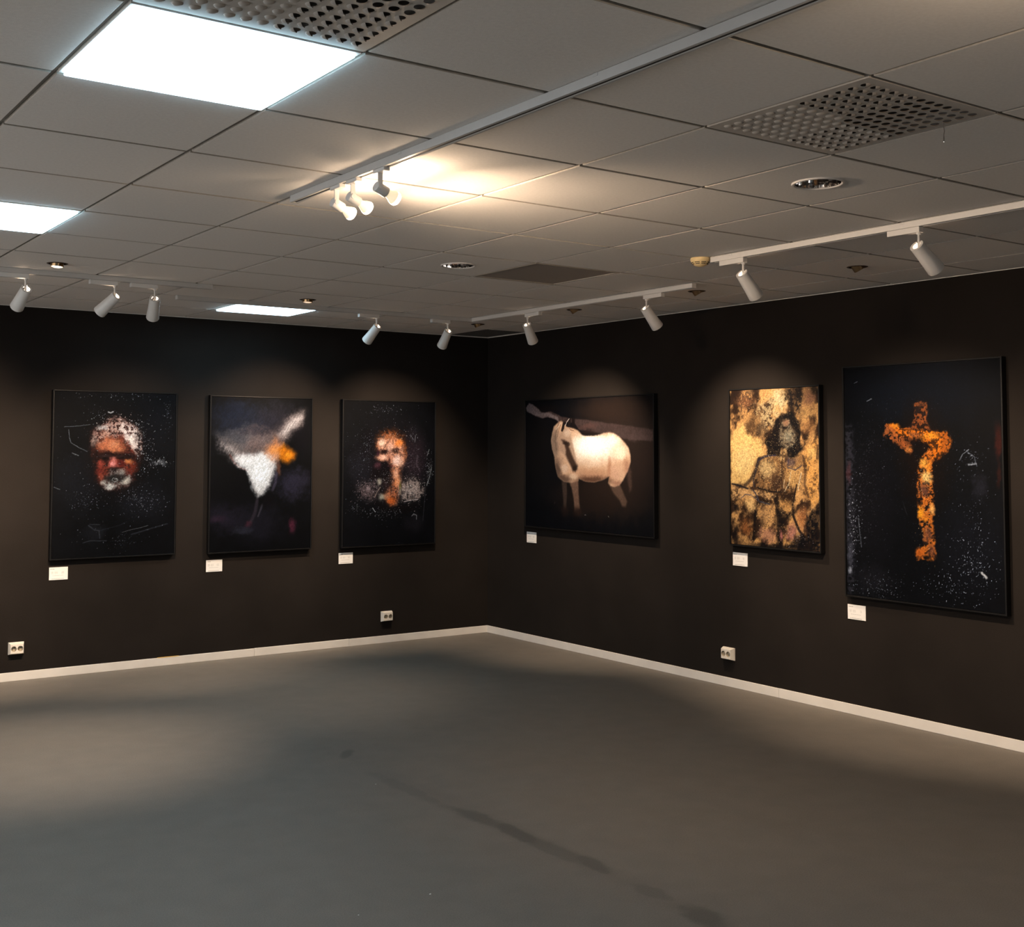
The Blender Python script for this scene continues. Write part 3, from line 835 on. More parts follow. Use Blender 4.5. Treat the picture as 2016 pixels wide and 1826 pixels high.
('B',(244,741),25,25,(190,164,158),0.6,20),('B',(558,727),14,59,(90,90,30),0.7,8),('L',[(302,808),(330,758),(359,725)],10.8,(150,126,110),0.7),
('L',[(273,811),(316,741),(320,675)],5.4,(20,14,14),0.9),('P',[(293,849),(380,833),(458,897),(555,878),(752,864),(753,914),(556,953),(361,916)],(14,10,11),20,14,0.9,0.3),
('L',[(594,853),(653,842),(737,835)],6.3,(210,190,180),0.8),('L',[(826,717),(850,653),(874,560)],6.3,(200,196,190),0.6),('L',[(828,458),(848,407)],4.5,(200,200,196),0.7),
('L',[(674,976),(694,959),(724,972),(722,1006)],6.3,(170,164,160),0.7),('L',[(728,458),(719,526),(755,594)],16.2,(90,76,80),0.5),
('L',[(811,746),(807,822),(788,1016)],7.2,(60,56,58),0.6),('L',[(284,898),(309,932)],5.4,(210,205,200),0.8),('L',[(707,289),(702,340)],7.2,(150,146,146),0.6),
('B',(652,761),117,75,(150,130,120),0.5,60),('B',(225,757),88,67,(84,66,64),0.5,50),('F',(652,745),146,109,420,7,(226,206,190),38),
('F',(234,749),127,100,220,7,(170,144,140),39),('F',(453,509),428,502,420,5,(160,156,158),21),('F',(850,594),58,134,110,8,(220,214,208),22),
('F',(687,280),58,67,50,7,(200,196,192),23),('F',(409,64),156,50,60,6,(180,176,176),24),('F',(652,745),127,92,200,6,(230,214,200),25),
('F',(244,741),127,92,90,6,(190,170,164),26),('F',(416,659),127,84,100,7,(190,180,172),27),('F',(420,942),224,59,110,6,(190,186,182),28),
('F',(122,904),78,50,50,6,(170,166,166),29),('F',(689,526),107,134,150,5,(130,110,112),30),('F',(491,391),146,167,330,6,(60,26,14),31),
('F',(495,718),127,159,260,6,(70,34,18),34),('F',(501,391),117,150,160,5,(255,220,196),35),('F',(690,543),107,159,260,5,(120,100,104),36),
('F',(164,509),146,217,200,5,(90,90,96),37),('F',(220,392),97,184,80,6,(170,170,170),32),('F',(652,728),117,84,120,6,(40,26,22),33),]),
'horse': (1570, 1065, [
('B',(1293,408),767,569,(42,29,22),0.85,60),('B',(924,798),658,213,(44,29,20),0.6,60),('B',(1143,97),548,128,(40,27,20),0.9,40),('B',(184,415),285,427,(16,13,12),0.8,40),
('B',(248,70),285,43,(20,14,13),0.6,20),
('P',[(0,53),(46,16),(83,25),(169,65),(217,103),(272,108),(320,90),(367,99),(461,135),(621,158),(822,177),(1037,201),(1244,223),(1567,259),(1566,346),(1393,339),(1243,329),(1120,298),(929,276),(710,252),(655,195),(449,181),(402,159),(295,138),(235,151),(138,125),(14,87)],(66,49,43),7,7,0.95,0.25),
('P',[(0,53),(46,16),(83,25),(169,65),(217,103),(320,102),(437,141),(449,181),(402,159),(295,138),(235,151),(138,125),(14,87)],(118,100,94),9,5,0.8,0.2),
('B',(821,225),132,28,(92,60,50),0.5,26),('B',(821,268),99,18,(40,26,22),0.7,16),('B',(1394,312),219,36,(74,56,50),0.5,30),
('P',[(612,151),(655,155),(657,246),(623,245)],(24,17,15),5,3,0.95,0),('P',[(488,676),(550,686),(554,776),(541,893),(512,898),(501,778)],(72,54,43),12,4,0.8,0.1),
('P',[(577,667),(698,649),(701,771),(718,894),(654,910),(638,809),(614,731)],(116,84,64),12,4,0.9,0.1),('B',(693,908),66,50,(44,29,22),0.8,20),
('B',(529,916),55,50,(34,23,18),0.8,20),
('P',[(1061,667),(1188,671),(1243,758),(1280,811),(1262,850),(1222,852),(1197,808),(1125,756),(1089,708)],(92,67,51),14,4,0.9,0.1),
('P',[(1296,517),(1331,578),(1336,714),(1307,739),(1280,620)],(76,54,42),16,7,0.75,0.3),
('P',[(387,221),(449,181),(489,175),(512,193),(552,223),(643,241),(701,260),(749,297),(810,306),(897,304),(961,294),(1015,280),(1068,276),(1130,287),(1192,313),(1255,360),(1299,401),(1318,455),(1318,510),(1286,579),(1234,649),(1188,688),(1136,703),(1089,698),(1063,674),(1076,618),(1011,644),(893,671),(784,667),(701,645),(695,663),(616,682),(514,676),(433,634),(403,546),(393,473),(364,414),(347,340),(363,273)],(202,156,118),11,4,1,0),
('C',[(387,221),(449,181),(489,175),(512,193),(552,223),(643,241),(701,260),(749,297),(810,306),(897,304),(961,294),(1015,280),(1068,276),(1130,287),(1192,313),(1255,360),(1299,401),(1318,455),(1318,510),(1286,579),(1234,649),(1188,688),(1136,703),(1089,698),(1063,674),(1076,618),(1011,644),(893,671),(784,667),(701,645),(695,663),(616,682),(514,676),(433,634),(403,546),(393,473),(364,414),(347,340),(363,273)],11),
('B',(874,403),362,142,(250,228,198),0.95,30),('B',(853,375),252,92,(255,243,222),0.92,30),('B',(1098,346),132,64,(255,232,200),0.9,24),
('B',(1211,436),99,64,(250,216,178),0.85,24),('B',(883,612),285,64,(172,122,88),0.8,20),('B',(882,658),285,43,(84,54,38),0.95,14),
('B',(1077,549),29,100,(164,112,80),0.75,18),('B',(1147,603),66,85,(196,146,114),0.6,24),('B',(1276,545),55,64,(150,100,72),0.6,20),
('B',(1167,678),77,36,(150,104,78),0.8,18),('B',(394,369),81,171,(122,97,78),0.92,22),('L',[(449,189),(413,266),(400,340),(417,413)],19.4,(96,74,58),0.5),
('B',(427,575),66,100,(78,58,46),0.9,20),('B',(502,654),121,50,(86,62,48),0.9,18),('B',(526,566),57,37,(206,168,136),0.85,16),('B',(481,501),44,57,(150,116,92),0.6,16),
('B',(639,636),66,26,(214,176,140),0.8,14),('B',(641,470),44,107,(236,204,168),0.7,18),
('P',[(422,332),(471,266),(518,223),(581,245),(609,311),(642,405),(677,505),(694,545),(662,592),(626,587),(593,536),(516,460),(458,406)],(166,130,102),14,4,0.92,0),
('C',),('B',(558,274),55,40,(206,172,140),0.75,14),
('P',[(480,331),(523,334),(563,358),(587,405),(627,470),(672,529),(692,547),(685,574),(662,594),(629,589),(602,543),(557,485),(536,453),(541,413),(516,369)],(56,38,28),16,4,0.95,0),
('B',(487,398),44,50,(160,124,98),0.8,12),('B',(534,360),44,16,(36,24,18),0.9,8),('B',(654,565),29,24,(30,21,16),0.9,8),('B',(568,369),33,21,(40,27,20),0.8,10),
('P',[(478,260),(502,193),(523,174),(532,193),(515,244),(497,266)],(28,20,17),5,2,0.97,0),
('P',[(559,223),(571,172),(594,151),(605,159),(598,216),(581,229)],(30,22,19),4,2,0.97,0),('L',[(535,215),(553,186),(582,161)],7.9,(206,182,160),0.9),
('L',[(413,244),(460,207),(483,193)],10.6,(200,176,150),0.7),('L',[(430,310),(448,251),(472,207)],5.3,(90,66,50),0.7),
('L',[(581,241),(643,260),(598,252)],5.3,(90,60,44),0.7),('L',[(776,939),(783,935),(792,940)],4.4,(190,170,150),0.7),('L',[(1058,935),(1067,943)],4.4,(190,170,150),0.7),
('L',[(390,863),(398,848)],3.5,(120,100,86),0.6),('F',(814,980),658,100,90,5,(70,52,40),41),]),
'saint': (765, 1060, [
('M',(206,148,84),(48,30,19),60,0.9,51),('P',[(0,0),(251,3),(183,77),(103,148),(-1,93)],(40,28,22),41,49,0.85,0.8),('B',(153,83),122,64,(150,96,58),0.7,60),
('B',(220,216),112,78,(120,84,48),0.6,60),('P',[(250,101),(365,54),(500,-1),(504,130),(429,206),(344,276),(258,224)],(204,168,112),29,49,0.85,0.85),
('B',(430,64),56,78,(238,206,148),0.7,40),('P',[(7,300),(122,229),(161,295),(286,347),(313,434),(246,484),(202,564),(152,649),(4,640)],(240,186,106),21,20,1,0.12),
('B',(130,477),122,121,(246,200,124),0.75,40),('B',(171,259),56,43,(110,76,44),0.7,34),('B',(277,275),47,43,(120,92,60),0.6,34),
('P',[(514,-11),(637,-2),(640,107),(608,169),(540,138),(504,67)],(28,20,18),21,24,0.95,0.5),('B',(694,67),66,78,(132,86,62),0.8,40),
('B',(666,170),75,43,(190,140,80),0.7,40),('B',(674,261),66,57,(150,100,56),0.7,40),('B',(739,13),37,43,(24,18,16),0.8,26),
('P',[(627,421),(681,379),(763,338),(765,745),(694,767),(647,671),(657,525)],(222,154,76),28,28,0.95,0.6),('B',(707,435),56,64,(240,184,104),0.65,36),
('L',[(756,380),(749,463)],18.0,(60,38,24),0.7),
('P',[(256,466),(407,441),(500,463),(631,456),(652,560),(629,672),(460,700),(311,682),(204,659),(216,564)],(140,98,56),20,24,0.9,0.9),
('B',(331,534),84,78,(226,182,116),0.85,50),('B',(553,582),84,93,(220,164,92),0.8,60),('B',(406,612),56,78,(60,38,26),0.7,50),('B',(536,484),66,36,(110,84,74),0.8,34),
('P',[(337,445),(322,348),(376,291),(410,213),(457,173),(549,161),(604,218),(623,295),(612,365),(632,407),(582,452),(518,459),(500,406),(445,406),(435,448)],(20,15,14),11,11,1,0.2),
('P',[(445,264),(470,216),(519,207),(550,259),(585,308),(576,361),(511,401),(456,381),(435,321)],(132,110,80),13,10,0.97,0.7),('B',(502,229),37,24,(176,122,86),0.8,16),
('B',(479,261),30,11,(28,18,14),0.95,6),('B',(559,267),21,11,(40,28,20),0.85,8),('B',(512,321),49,43,(150,138,108),0.7,20),('B',(520,286),13,24,(176,150,112),0.6,8),
('B',(501,369),32,7,(60,46,34),0.8,6),('P',[(452,406),(501,393),(506,441),(467,487),(426,470)],(196,150,92),8,8,0.95,0.6),
('L',[(261,470),(231,550),(187,608),(133,653)],27.8,(40,28,22),0.7),('L',[(342,448),(256,470)],19.6,(40,30,28),0.7),
('L',[(636,449),(657,532),(647,630),(677,712)],21.2,(60,38,24),0.6),('L',[(463,491),(452,597),(460,689)],16.3,(54,34,24),0.6),
('L',[(246,492),(226,564),(206,622),(215,658)],11.4,(44,38,42),0.85),('L',[(251,484),(313,452),(407,445)],9.8,(50,44,60),0.85),
('L',[(518,463),(508,526),(572,540),(626,511)],8.2,(58,52,66),0.7),
('P',[(9,658),(167,681),(311,689),(409,701),(371,748),(253,719),(117,737),(13,758)],(214,160,98),10,11,0.95,0.6),('L',[(14,646),(79,655),(157,675)],14.7,(30,24,26),0.9),
('L',[(201,680),(234,716),(258,758),(348,774)],9.8,(60,62,72),0.85),('L',[(97,741),(132,715),(186,717),(243,752)],7.3,(70,66,78),0.8),
('L',[(244,665),(358,688),(447,690)],10.6,(28,20,18),0.9),('B',(180,782),56,57,(230,178,108),0.9,26),('B',(309,843),75,78,(206,150,90),0.85,40),
('B',(47,808),37,43,(26,18,16),0.85,30),('L',[(223,828),(213,926),(202,1013)],24.5,(22,15,13),0.92),('B',(130,944),66,64,(156,92,46),0.85,40),
('B',(35,1007),47,78,(20,14,13),0.8,30),('B',(327,978),84,64,(190,128,92),0.85,40),
('P',[(376,720),(432,725),(459,809),(532,814),(551,771),(587,812),(458,915),(457,1035),(406,1038),(403,882)],(22,15,13),16,20,0.95,0.3),
('B',(496,773),56,43,(226,160,84),0.7,36),('B',(622,860),66,100,(176,110,60),0.8,44),('B',(531,947),56,64,(196,126,98),0.85,30),('B',(443,973),19,43,(196,116,98),0.8,16),
('P',[(667,837),(769,751),(769,1067),(493,1062),(585,980),(639,963)],(16,12,13),24,24,0.97,0.3),('L',[(546,835),(594,931),(638,977)],19.6,(20,14,13),0.9),
('L',[(580,638),(561,708),(546,772)],11.4,(30,20,16),0.9),('L',[(621,560),(600,630),(593,672)],7.3,(230,206,160),0.8),
('L',[(535,554),(516,632),(479,682)],6.5,(236,212,164),0.7),('L',[(480,604),(470,661)],5.7,(230,210,170),0.7),('B',(382,1054),281,24,(16,12,12),0.85,20),
('F',(388,527),393,527,1300,7,(52,32,20),52),('F',(221,129),243,128,600,9,(40,26,17),56),('F',(443,583),206,143,900,9,(44,28,19),57),
('F',(309,886),262,143,900,9,(34,22,16),58),('F',(388,527),393,527,1500,6,(240,200,136),53),('F',(519,350),75,71,120,5,(190,180,150),54),
('F',(585,966),103,86,110,5,(190,170,160),55),]),
'cross': (1050, 1405, [
('B',(572,154),602,230,(13,17,24),0.8,60),('B',(197,832),201,442,(20,17,20),0.6,70),('B',(847,1060),251,309,(20,20,25),0.6,80),
('B',(201,1292),181,106,(34,30,33),0.55,60),('B',(908,717),60,80,(40,37,42),0.6,40),
('P',[(-1,350),(58,351),(62,744),(64,1025),(52,1390),(0,1400),(1,840)],(54,50,54),24,13,0.75,0.9),('B',(24,1149),24,106,(84,82,88),0.6,20),
('B',(23,1253),22,27,(190,186,188),0.7,12),('B',(25,651),20,80,(120,50,48),0.35,20),('B',(1026,463),24,115,(72,24,16),0.75,16),('B',(1028,646),16,80,(60,22,15),0.6,14),
('B',(556,551),191,371,(26,13,8),0.75,50),('P',[(296,354),(385,373),(528,396),(558,428),(507,463),(470,527),(404,481),(332,427)],(120,62,28),13,21,0.9,0.85),
('P',[(492,240),(531,221),(583,233),(594,287),(573,330),(602,391),(452,390),(499,329)],(150,76,34),9,15,0.95,0.85),('B',(546,241),40,18,(110,60,34),0.6,12),
('P',[(301,349),(359,342),(398,378),(528,394),(647,400),(708,407),(736,454),(727,498),(670,541),(615,570),(566,543),(607,489),(528,436),(395,427),(343,409)],(222,112,22),8,15,1,0.75),
('B',(359,365),45,19,(250,142,34),0.9,12),('B',(608,428),70,30,(255,150,36),0.9,18),('B',(498,417),60,18,(190,104,50),0.7,14),
('P',[(282,372),(307,345),(364,373),(405,427),(486,517),(465,538),(404,486),(332,436),(281,427)],(168,86,38),15,24,0.9,1.0),('B',(455,508),24,27,(226,134,58),0.75,16),
('B',(311,390),24,27,(150,80,38),0.6,16),('P',[(667,411),(708,402),(740,454),(723,506),(665,550),(620,570),(665,507),(690,463)],(176,86,26),13,17,0.85,0.9),
('L',[(395,385),(528,392),(657,393)],5.6,(60,30,16),0.9),('P',[(466,454),(517,450),(555,467),(541,521),(511,570),(486,517)],(13,9,9),11,13,0.92,0.2),
('P',[(558,527),(612,498),(617,568),(609,683),(623,814),(613,884),(614,990),(632,1135),(497,1159),(498,1095),(556,1053),(535,977),(509,890),(507,783),(520,685),(513,614),(541,565)],(206,108,34),8,17,1,0.9),
('B',(556,587),34,35,(255,170,62),0.9,12),('B',(572,666),44,44,(255,198,112),0.95,16),('B',(590,604),20,35,(255,150,44),0.8,10),('B',(555,742),44,44,(122,72,50),0.8,18),
('B',(529,875),26,44,(255,156,34),0.95,10),('B',(606,850),24,35,(255,176,90),0.85,14),('B',(561,914),26,23,(250,140,34),0.85,10),
('B',(574,1001),36,53,(120,70,46),0.8,20),('B',(522,1111),34,41,(206,98,28),0.9,14),('B',(597,1096),34,44,(110,62,40),0.8,18),
('L',[(524,685),(533,756),(542,817)],8.5,(30,16,10),0.8),('L',[(564,710),(593,732)],4.7,(40,22,14),0.8),('L',[(563,728),(595,749)],4.7,(40,22,14),0.8),
('B',(540,631),22,12,(16,10,8),0.9,8),('B',(522,818),18,23,(16,10,8),0.85,8),('B',(567,1133),30,16,(14,10,9),0.9,8),
('L',[(789,566),(809,532),(847,506)],4.7,(150,150,152),0.7),('L',[(837,514),(883,548),(896,599)],4.7,(130,130,134),0.6),('L',[(845,591),(892,586)],8.5,(190,188,188),0.7),
('L',[(914,1194),(941,1217)],15.1,(236,226,214),0.9),('L',[(76,93),(98,85)],5.6,(120,120,124),0.7),('L',[(168,208),(201,195)],6.6,(150,150,152),0.7),
('L',[(91,930),(111,1105)],5.6,(130,128,130),0.6),('L',[(410,814),(439,893)],3.8,(60,58,60),0.6),('F',(63,950),60,230,170,7,(210,206,206),61),
('F',(864,1160),191,230,260,7,(200,200,206),62),('F',(855,565),100,88,60,6,(170,170,176),63),('F',(244,1333),201,80,140,6,(190,188,190),64),
('F',(201,555),171,283,140,5,(110,106,110),65),('F',(850,889),151,212,90,6,(140,140,146),66),('F',(564,684),90,495,700,7,(30,14,7),67),
('F',(530,312),90,106,160,7,(26,13,8),72),('F',(528,445),231,97,520,7,(34,15,7),68),('F',(562,816),60,353,110,5,(255,206,140),69),
('F',(563,728),482,654,700,5,(70,68,72),70),('F',(144,742),140,530,300,5,(96,92,94),73),('F',(653,1301),201,62,80,6,(190,190,196),71),]),
}

# ------------------------------------------------------------------ paintings: colour painted per vertex on the canvas
def fbm(X, Y, scale, seed, octv=4):
    """value noise, 0..1, on coordinates in millimetres"""
    rs = np.random.RandomState(seed)
    out, amp, tot = 0.0, 1.0, 0.0
    for o_ in range(octv):
        g = rs.rand(64, 64)
        x = X/scale*(2**o_)+o_*17.3
        y = Y/scale*(2**o_)+o_*9.1
        xi, yi = np.floor(x).astype(int), np.floor(y).astype(int)
        fx, fy = x-xi, y-yi
        fx, fy = fx*fx*(3-2*fx), fy*fy*(3-2*fy)
        a = g[xi % 64, yi % 64]*(1-fx)+g[(xi+1) % 64, yi % 64]*fx
        b = g[xi % 64, (yi+1) % 64]*(1-fx)+g[(xi+1) % 64, (yi+1) % 64]*fx
        out = out+amp*(a*(1-fy)+b*fy)
        tot += amp
        amp *= 0.55
    return out/tot

def sstep(a, b, x):
    t_ = np.clip((x-a)/(b-a), 0, 1)
    return t_*t_*(3-2*t_)

def seg_dist(X, Y, p, q):
    dx, dy = q[0]-p[0], q[1]-p[1]
    t_ = np.clip(((X-p[0])*dx+(Y-p[1])*dy)/max(1e-6, dx*dx+dy*dy), 0, 1)
    return np.hypot(X-p[0]-t_*dx, Y-p[1]-t_*dy)

def poly_sd(X, Y, pts):
    d = np.full(X.shape, 1e9)
    ins = np.zeros(X.shape, bool)
    for p, q in zip(pts, pts[1:]+pts[:1]):
        d = np.minimum(d, seg_dist(X, Y, p, q))
        if p[1] != q[1]:
            c = ((Y < p[1]) != (Y < q[1])) & (X < (q[0]-p[0])*(Y-p[1])/(q[1]-p[1])+p[0])
            ins ^= c
    return np.where(ins, -d, d)

def paint(W, H_, ops, cell_mm, seed, grain):
    nx, ny = int(W/cell_mm)+1, int(H_/cell_mm)+1
    X, Y = np.meshgrid(np.linspace(0, W, nx), np.linspace(0, H_, ny))
    C = np.empty(X.shape+(3,))
    C[:] = (10, 10, 12)
    C *= (0.7+0.6*fbm(X, Y, 60, seed))[..., None]
    wx, wy = fbm(X, Y, 55, seed+1)-0.5, fbm(X, Y, 55, seed+2)-0.5
    w2x, w2y = fbm(X, Y, 13, seed+3, 3)-0.5, fbm(X, Y, 13, seed+4, 3)-0.5
    mott = fbm(X, Y, 15, seed+5, 4)
    mott = np.clip((mott-mott.mean())/mott.std()*0.28+0.5, 0, 1)
    clip = [1.0]
    def over(a, col):
        a = a*clip[0]
        C[:] = C*(1-a[..., None])+np.array(col, float)*a[..., None]
    for o_ in ops:
        k_ = o_[0]
        if k_ == 'P':
            _, pts, col, blur, warp, al, mo = o_
            Xw, Yw = X+warp*(1.6*wx+1.1*w2x), Y+warp*(1.6*wy+1.1*w2y)
            a = sstep(blur, -blur, poly_sd(Xw, Yw, pts))*al
            if mo:
                a = a*(1-mo*sstep(0.42, 0.72, mott))
            over(a, col)
        elif k_ == 'B':
            _, c, rx, ry, col, al, warp = o_
            Xw, Yw = X+warp*(1.6*wx+0.9*w2x), Y+warp*(1.6*wy+0.9*w2y)
            over(sstep(1.25, 0.25, np.hypot((Xw-c[0])/rx, (Yw-c[1])/ry))*al, col)
        elif k_ == 'L':
            _, pts, wd, col, al = o_
            d = np.full(X.shape, 1e9)
            Xw, Yw = X+5*w2x, Y+5*w2y
            for p, q in zip(pts, pts[1:]):
                d = np.minimum(d, seg_dist(Xw, Yw, p, q))
            wd = max(wd, cell_mm*1.4)
            over(sstep(wd*0.75, wd*0.15, d)*al, col)
        elif k_ == 'M':
            _, c1, c2, sc, al, sd = o_
            f_ = fbm(X, Y*0.8+X*0.25, sc, sd, 5)
            f_ = sstep(-1.1, 1.1, (f_-f_.mean())/f_.std())
            C[:] = np.array(c2, float)+(np.array(c1, float)-np.array(c2, float))*f_[..., None]
        elif k_ == 'C':                       # keep the next strokes inside an outline
            clip[0] = 1.0 if len(o_) < 2 else sstep(o_[2], -o_[2], poly_sd(X+4*w2x, Y+4*w2y, o_[1]))
        elif k_ == 'N':                       # brushed instead of blotchy gaps
            mott = fbm(X*0.85+Y*0.5, (Y*0.85-X*0.5)*0.22 if o_[1] == 1 else (Y-X)*0.2, 8, seed+15, 4)
            mott = np.clip((mott-mott.mean())/mott.std()*0.28+0.5, 0, 1)
        elif k_ == 'S':                       # fine brushed streaks
            f_ = fbm(X*0.9+Y*0.7, (Y-X*1.1)*0.16, 9, seed+9, 3)-0.5
            C[:] = C*(1+0.28*f_[..., None])
        elif k_ == 'F':  # flecks; pale ones paint in the glints of glossy resin
            _, c, rx, ry, cnt, ln, col, sd = o_
            rs = np.random.RandomState(sd)
            for _k in range(cnt):
                g1, g2 = rs.randn(2)*0.5
                px_, py_ = c[0]+g1*rx, c[1]+g2*ry
                an, L_ = rs.rand()*pi, ln*rs.rand()**2
                a = 0.22+0.75*rs.rand()**1.7
                for s_ in np.arange(0, L_+0.1, cell_mm*0.8):
                    i_, j_ = int((px_+s_*cos(an))/W*(nx-1)+.5), int((py_+s_*sin(an))/H_*(ny-1)+.5)
                    if 0 < i_ < nx-1 and 0 < j_ < ny-1:
                        C[j_, i_] = C[j_, i_]*(1-a)+np.array(col)*a
    gr = fbm(X, Y, 7, seed+7, 2)-0.5
    C *= (1+grain*gr)[..., None]
    return np.clip(C, 0, 255), nx, ny

def to_linear(C, light):
    c = C/255.0
    lin = np.where(c <= 0.04045, c/12.92, ((c+0.055)/1.055)**2.4)
    return np.clip(lin/np.array(light), 0.0010, 0.92)

def paint_material(name, rough):
    m = bpy.data.materials.new(name)
    m.use_nodes = True
    nt_ = m.node_tree
    b = nt_.nodes['Principled BSDF']
    b.inputs['Roughness'].default_value = rough
    b.inputs['Specular IOR Level'].default_value = 0.06
    at = nt_.nodes.new('ShaderNodeAttribute')
    at.attribute_name = 'paint'
    nt_.links.new(at.outputs['Color'], b.inputs['Base Color'])
    tc = nt_.nodes.new('ShaderNodeTexCoord')
    n = nt_.nodes.new('ShaderNodeTexNoise')
    n.inputs['Scale'].default_value = 120.0
    nt_.links.new(tc.outputs['Object'], n.inputs['Vector'])
    bp = nt_.nodes.new('ShaderNodeBump')
    bp.inputs['Strength'].default_value = 0.12
    bp.inputs['Distance'].default_value = 0.001
    nt_.links.new(n.outputs['Fac'], bp.inputs['Height'])
    nt_.links.new(bp.outputs['Normal'], b.inputs['Normal'])
    return m
M['paint'] = paint_material('painted_canvas', 0.55)
M['print'] = paint_material('printed_card', 0.6)

def painted_sheet(name, W, H_, lin, nx, ny, m, parent, y):
    """grid in the local xz plane facing -y; lin holds a linear colour per vertex, row 0 on top"""
    X, Z = np.meshgrid(np.linspace(0, W, nx), np.linspace(H_, 0, ny))
    co = np.stack([X, np.full_like(X, y), Z], -1).reshape(-1, 3)
    me = bpy.data.meshes.new(name)
    nq = (nx-1)*(ny-1)
    me.vertices.add(nx*ny)
    me.vertices.foreach_set('co', co.astype(np.float32).ravel())
    i = np.arange(nx*ny).reshape(ny, nx)
    q = np.stack([i[1:, :-1], i[1:, 1:], i[:-1, 1:], i[:-1, :-1]], -1).reshape(-1)
    me.loops.add(nq*4)
    me.loops.foreach_set('vertex_index', q.astype(np.int32))
    me.polygons.add(nq)
    me.polygons.foreach_set('loop_start', (np.arange(nq)*4).astype(np.int32))
    me.update(calc_edges=True)
    ca = me.color_attributes.new('paint', 'FLOAT_COLOR', 'POINT')
    ca.data.foreach_set('color', np.concatenate([lin.reshape(-1, 3), np.ones((nx*ny, 1))], 1).astype(np.float32).ravel())
    return link(name, me, m, parent)

D_FR = 0.042
def painting(key, wall, a, z, light, label, seed, grain=0.5):
    """framed picture; a is its left edge along the wall, z its lower edge"""
    W, H_, ops = ART[key]
    loc, rot = ((a, -0.002, z), 0.0) if wall == 'left' else ((-0.002, a, z), -pi/2)
    t = thing('framed_picture', loc, label, 'picture', 'pictures on the black walls', rot)
    Wm, Hm, fw = W/1000, H_/1000, 0.009
    bm = bmesh.new()                          # thin deep black floater frame
    for s in ((0, fw, 0, Hm), (Wm-fw, Wm, 0, Hm), (fw, Wm-fw, 0, fw), (fw, Wm-fw, Hm-fw, Hm)):
        add_box(bm, s[0], s[1], -D_FR, 0, s[2], s[3], .0012)
    link('frame', bm_mesh(bm, 'frame'), M['frame'], t)
    box('backing_board', fw, Wm-fw, -.02, -.004, fw, Hm-fw, M['black'], t)
    C, nx, ny = paint(W, H_, ops, 2.8, seed, grain)
    g = .0115
    c = painted_sheet('canvas', Wm-2*g, Hm-2*g, to_linear(C, light), nx, ny, M['paint'], t, -D_FR+.006)
    c.location = (g, 0, g)
    return t
# light falling on each picture, so that the pigments stay true under it
LA, LB, LC = (1.85, 1.50, 1.17), (2.15, 1.75, 1.38), (1.75, 1.38, 1.04)
painting('old_man', 'left', -3.790, 0.817, LA, 'tall dark picture of an old bearded face, leftmost on the left wall', 100)
painting('flame', 'left', -2.620, 0.808, LB, 'tall abstract picture of a white flame with an orange patch', 200, 0.35)
painting('woman', 'left', -1.480, 0.800, LC, 'tall dark picture of a woman with a glowing face and open collar', 300)
painting('horse', 'right', -0.597, 0.957, (1.75, 1.40, 1.04), 'wide picture of a white horse on dark brown', 400, 0.2)
painting('saint', 'right', -2.900, 0.960, (2.1, 1.72, 1.28), 'golden mottled picture of a seated long-haired figure', 500)
painting('cross', 'right', -3.842, 0.716, (1.95, 1.55, 1.15), 'largest picture, an orange burning cross-like figure on black', 600)

# ------------------------------------------------------------------ caption cards, sockets, small things
def caption_card(wall, a, z, label, seed, W=130, H_=89, band=None):
    cell_mm = 1.6
    nx, ny = int(W/cell_mm)+1, int(H_/cell_mm)+1
    X, Y = np.meshgrid(np.linspace(0, W, nx), np.linspace(0, H_, ny))
    C = np.empty(X.shape+(3,))
    C[:] = 226
    rs = np.random.RandomState(seed)
    def row(y, x0, x1, hgt, col):
        x = x0
        while x < x1:
            wl = rs.uniform(4, 11)
            m_ = (np.abs(Y-y) < hgt/2) & (X >= x) & (X < min(x+wl, x1))
            C[m_] = col
            x += wl+1.9
    row(12, 7, 7+rs.uniform(24, 36), 3.6, 90)
    for y in (31, 38, 45):
        row(y, 14, 30, 2.2, 168)
        row(y, 38, 60, 2.2, 168)
        row(y, 84+rs.uniform(0, 8), 103, 2.2, 168)
    row(58, 24, 98, 2.6, 140)
    row(82, 16, 104, 2.2, 155)
    loc, rot = ((a, -0.0008, z), 0.0) if wall == 'left' else ((-0.0008, a, z), -pi/2)
    t = thing('caption_card', loc, label, 'label card', 'white caption cards below the pictures', rot)
    box('backing', 0, W/1000, -.0030, 0, 0, H_/1000, M['trim'], t)
    painted_sheet('print', W/1000-.001, H_/1000-.001, to_linear(C, (1, 1, 1)), nx, ny, M['print'], t, -.0034).location = (.0005, 0, .0005)
    return t
caption_card('left', -3.783, 0.676, 'white caption card below the old bearded face', 1)
caption_card('left', -2.620, 0.669, 'white caption card below the flame picture', 2)
caption_card('left', -1.485, 0.671, 'white caption card below the woman picture', 3)
caption_card('right', -0.577, 0.825, 'white caption card below the horse picture', 4)
caption_card('right', -2.893, 0.823, 'white caption card below the golden figure', 5)
caption_card('right', -3.829, 0.575, 'white caption card below the burning cross figure', 6)

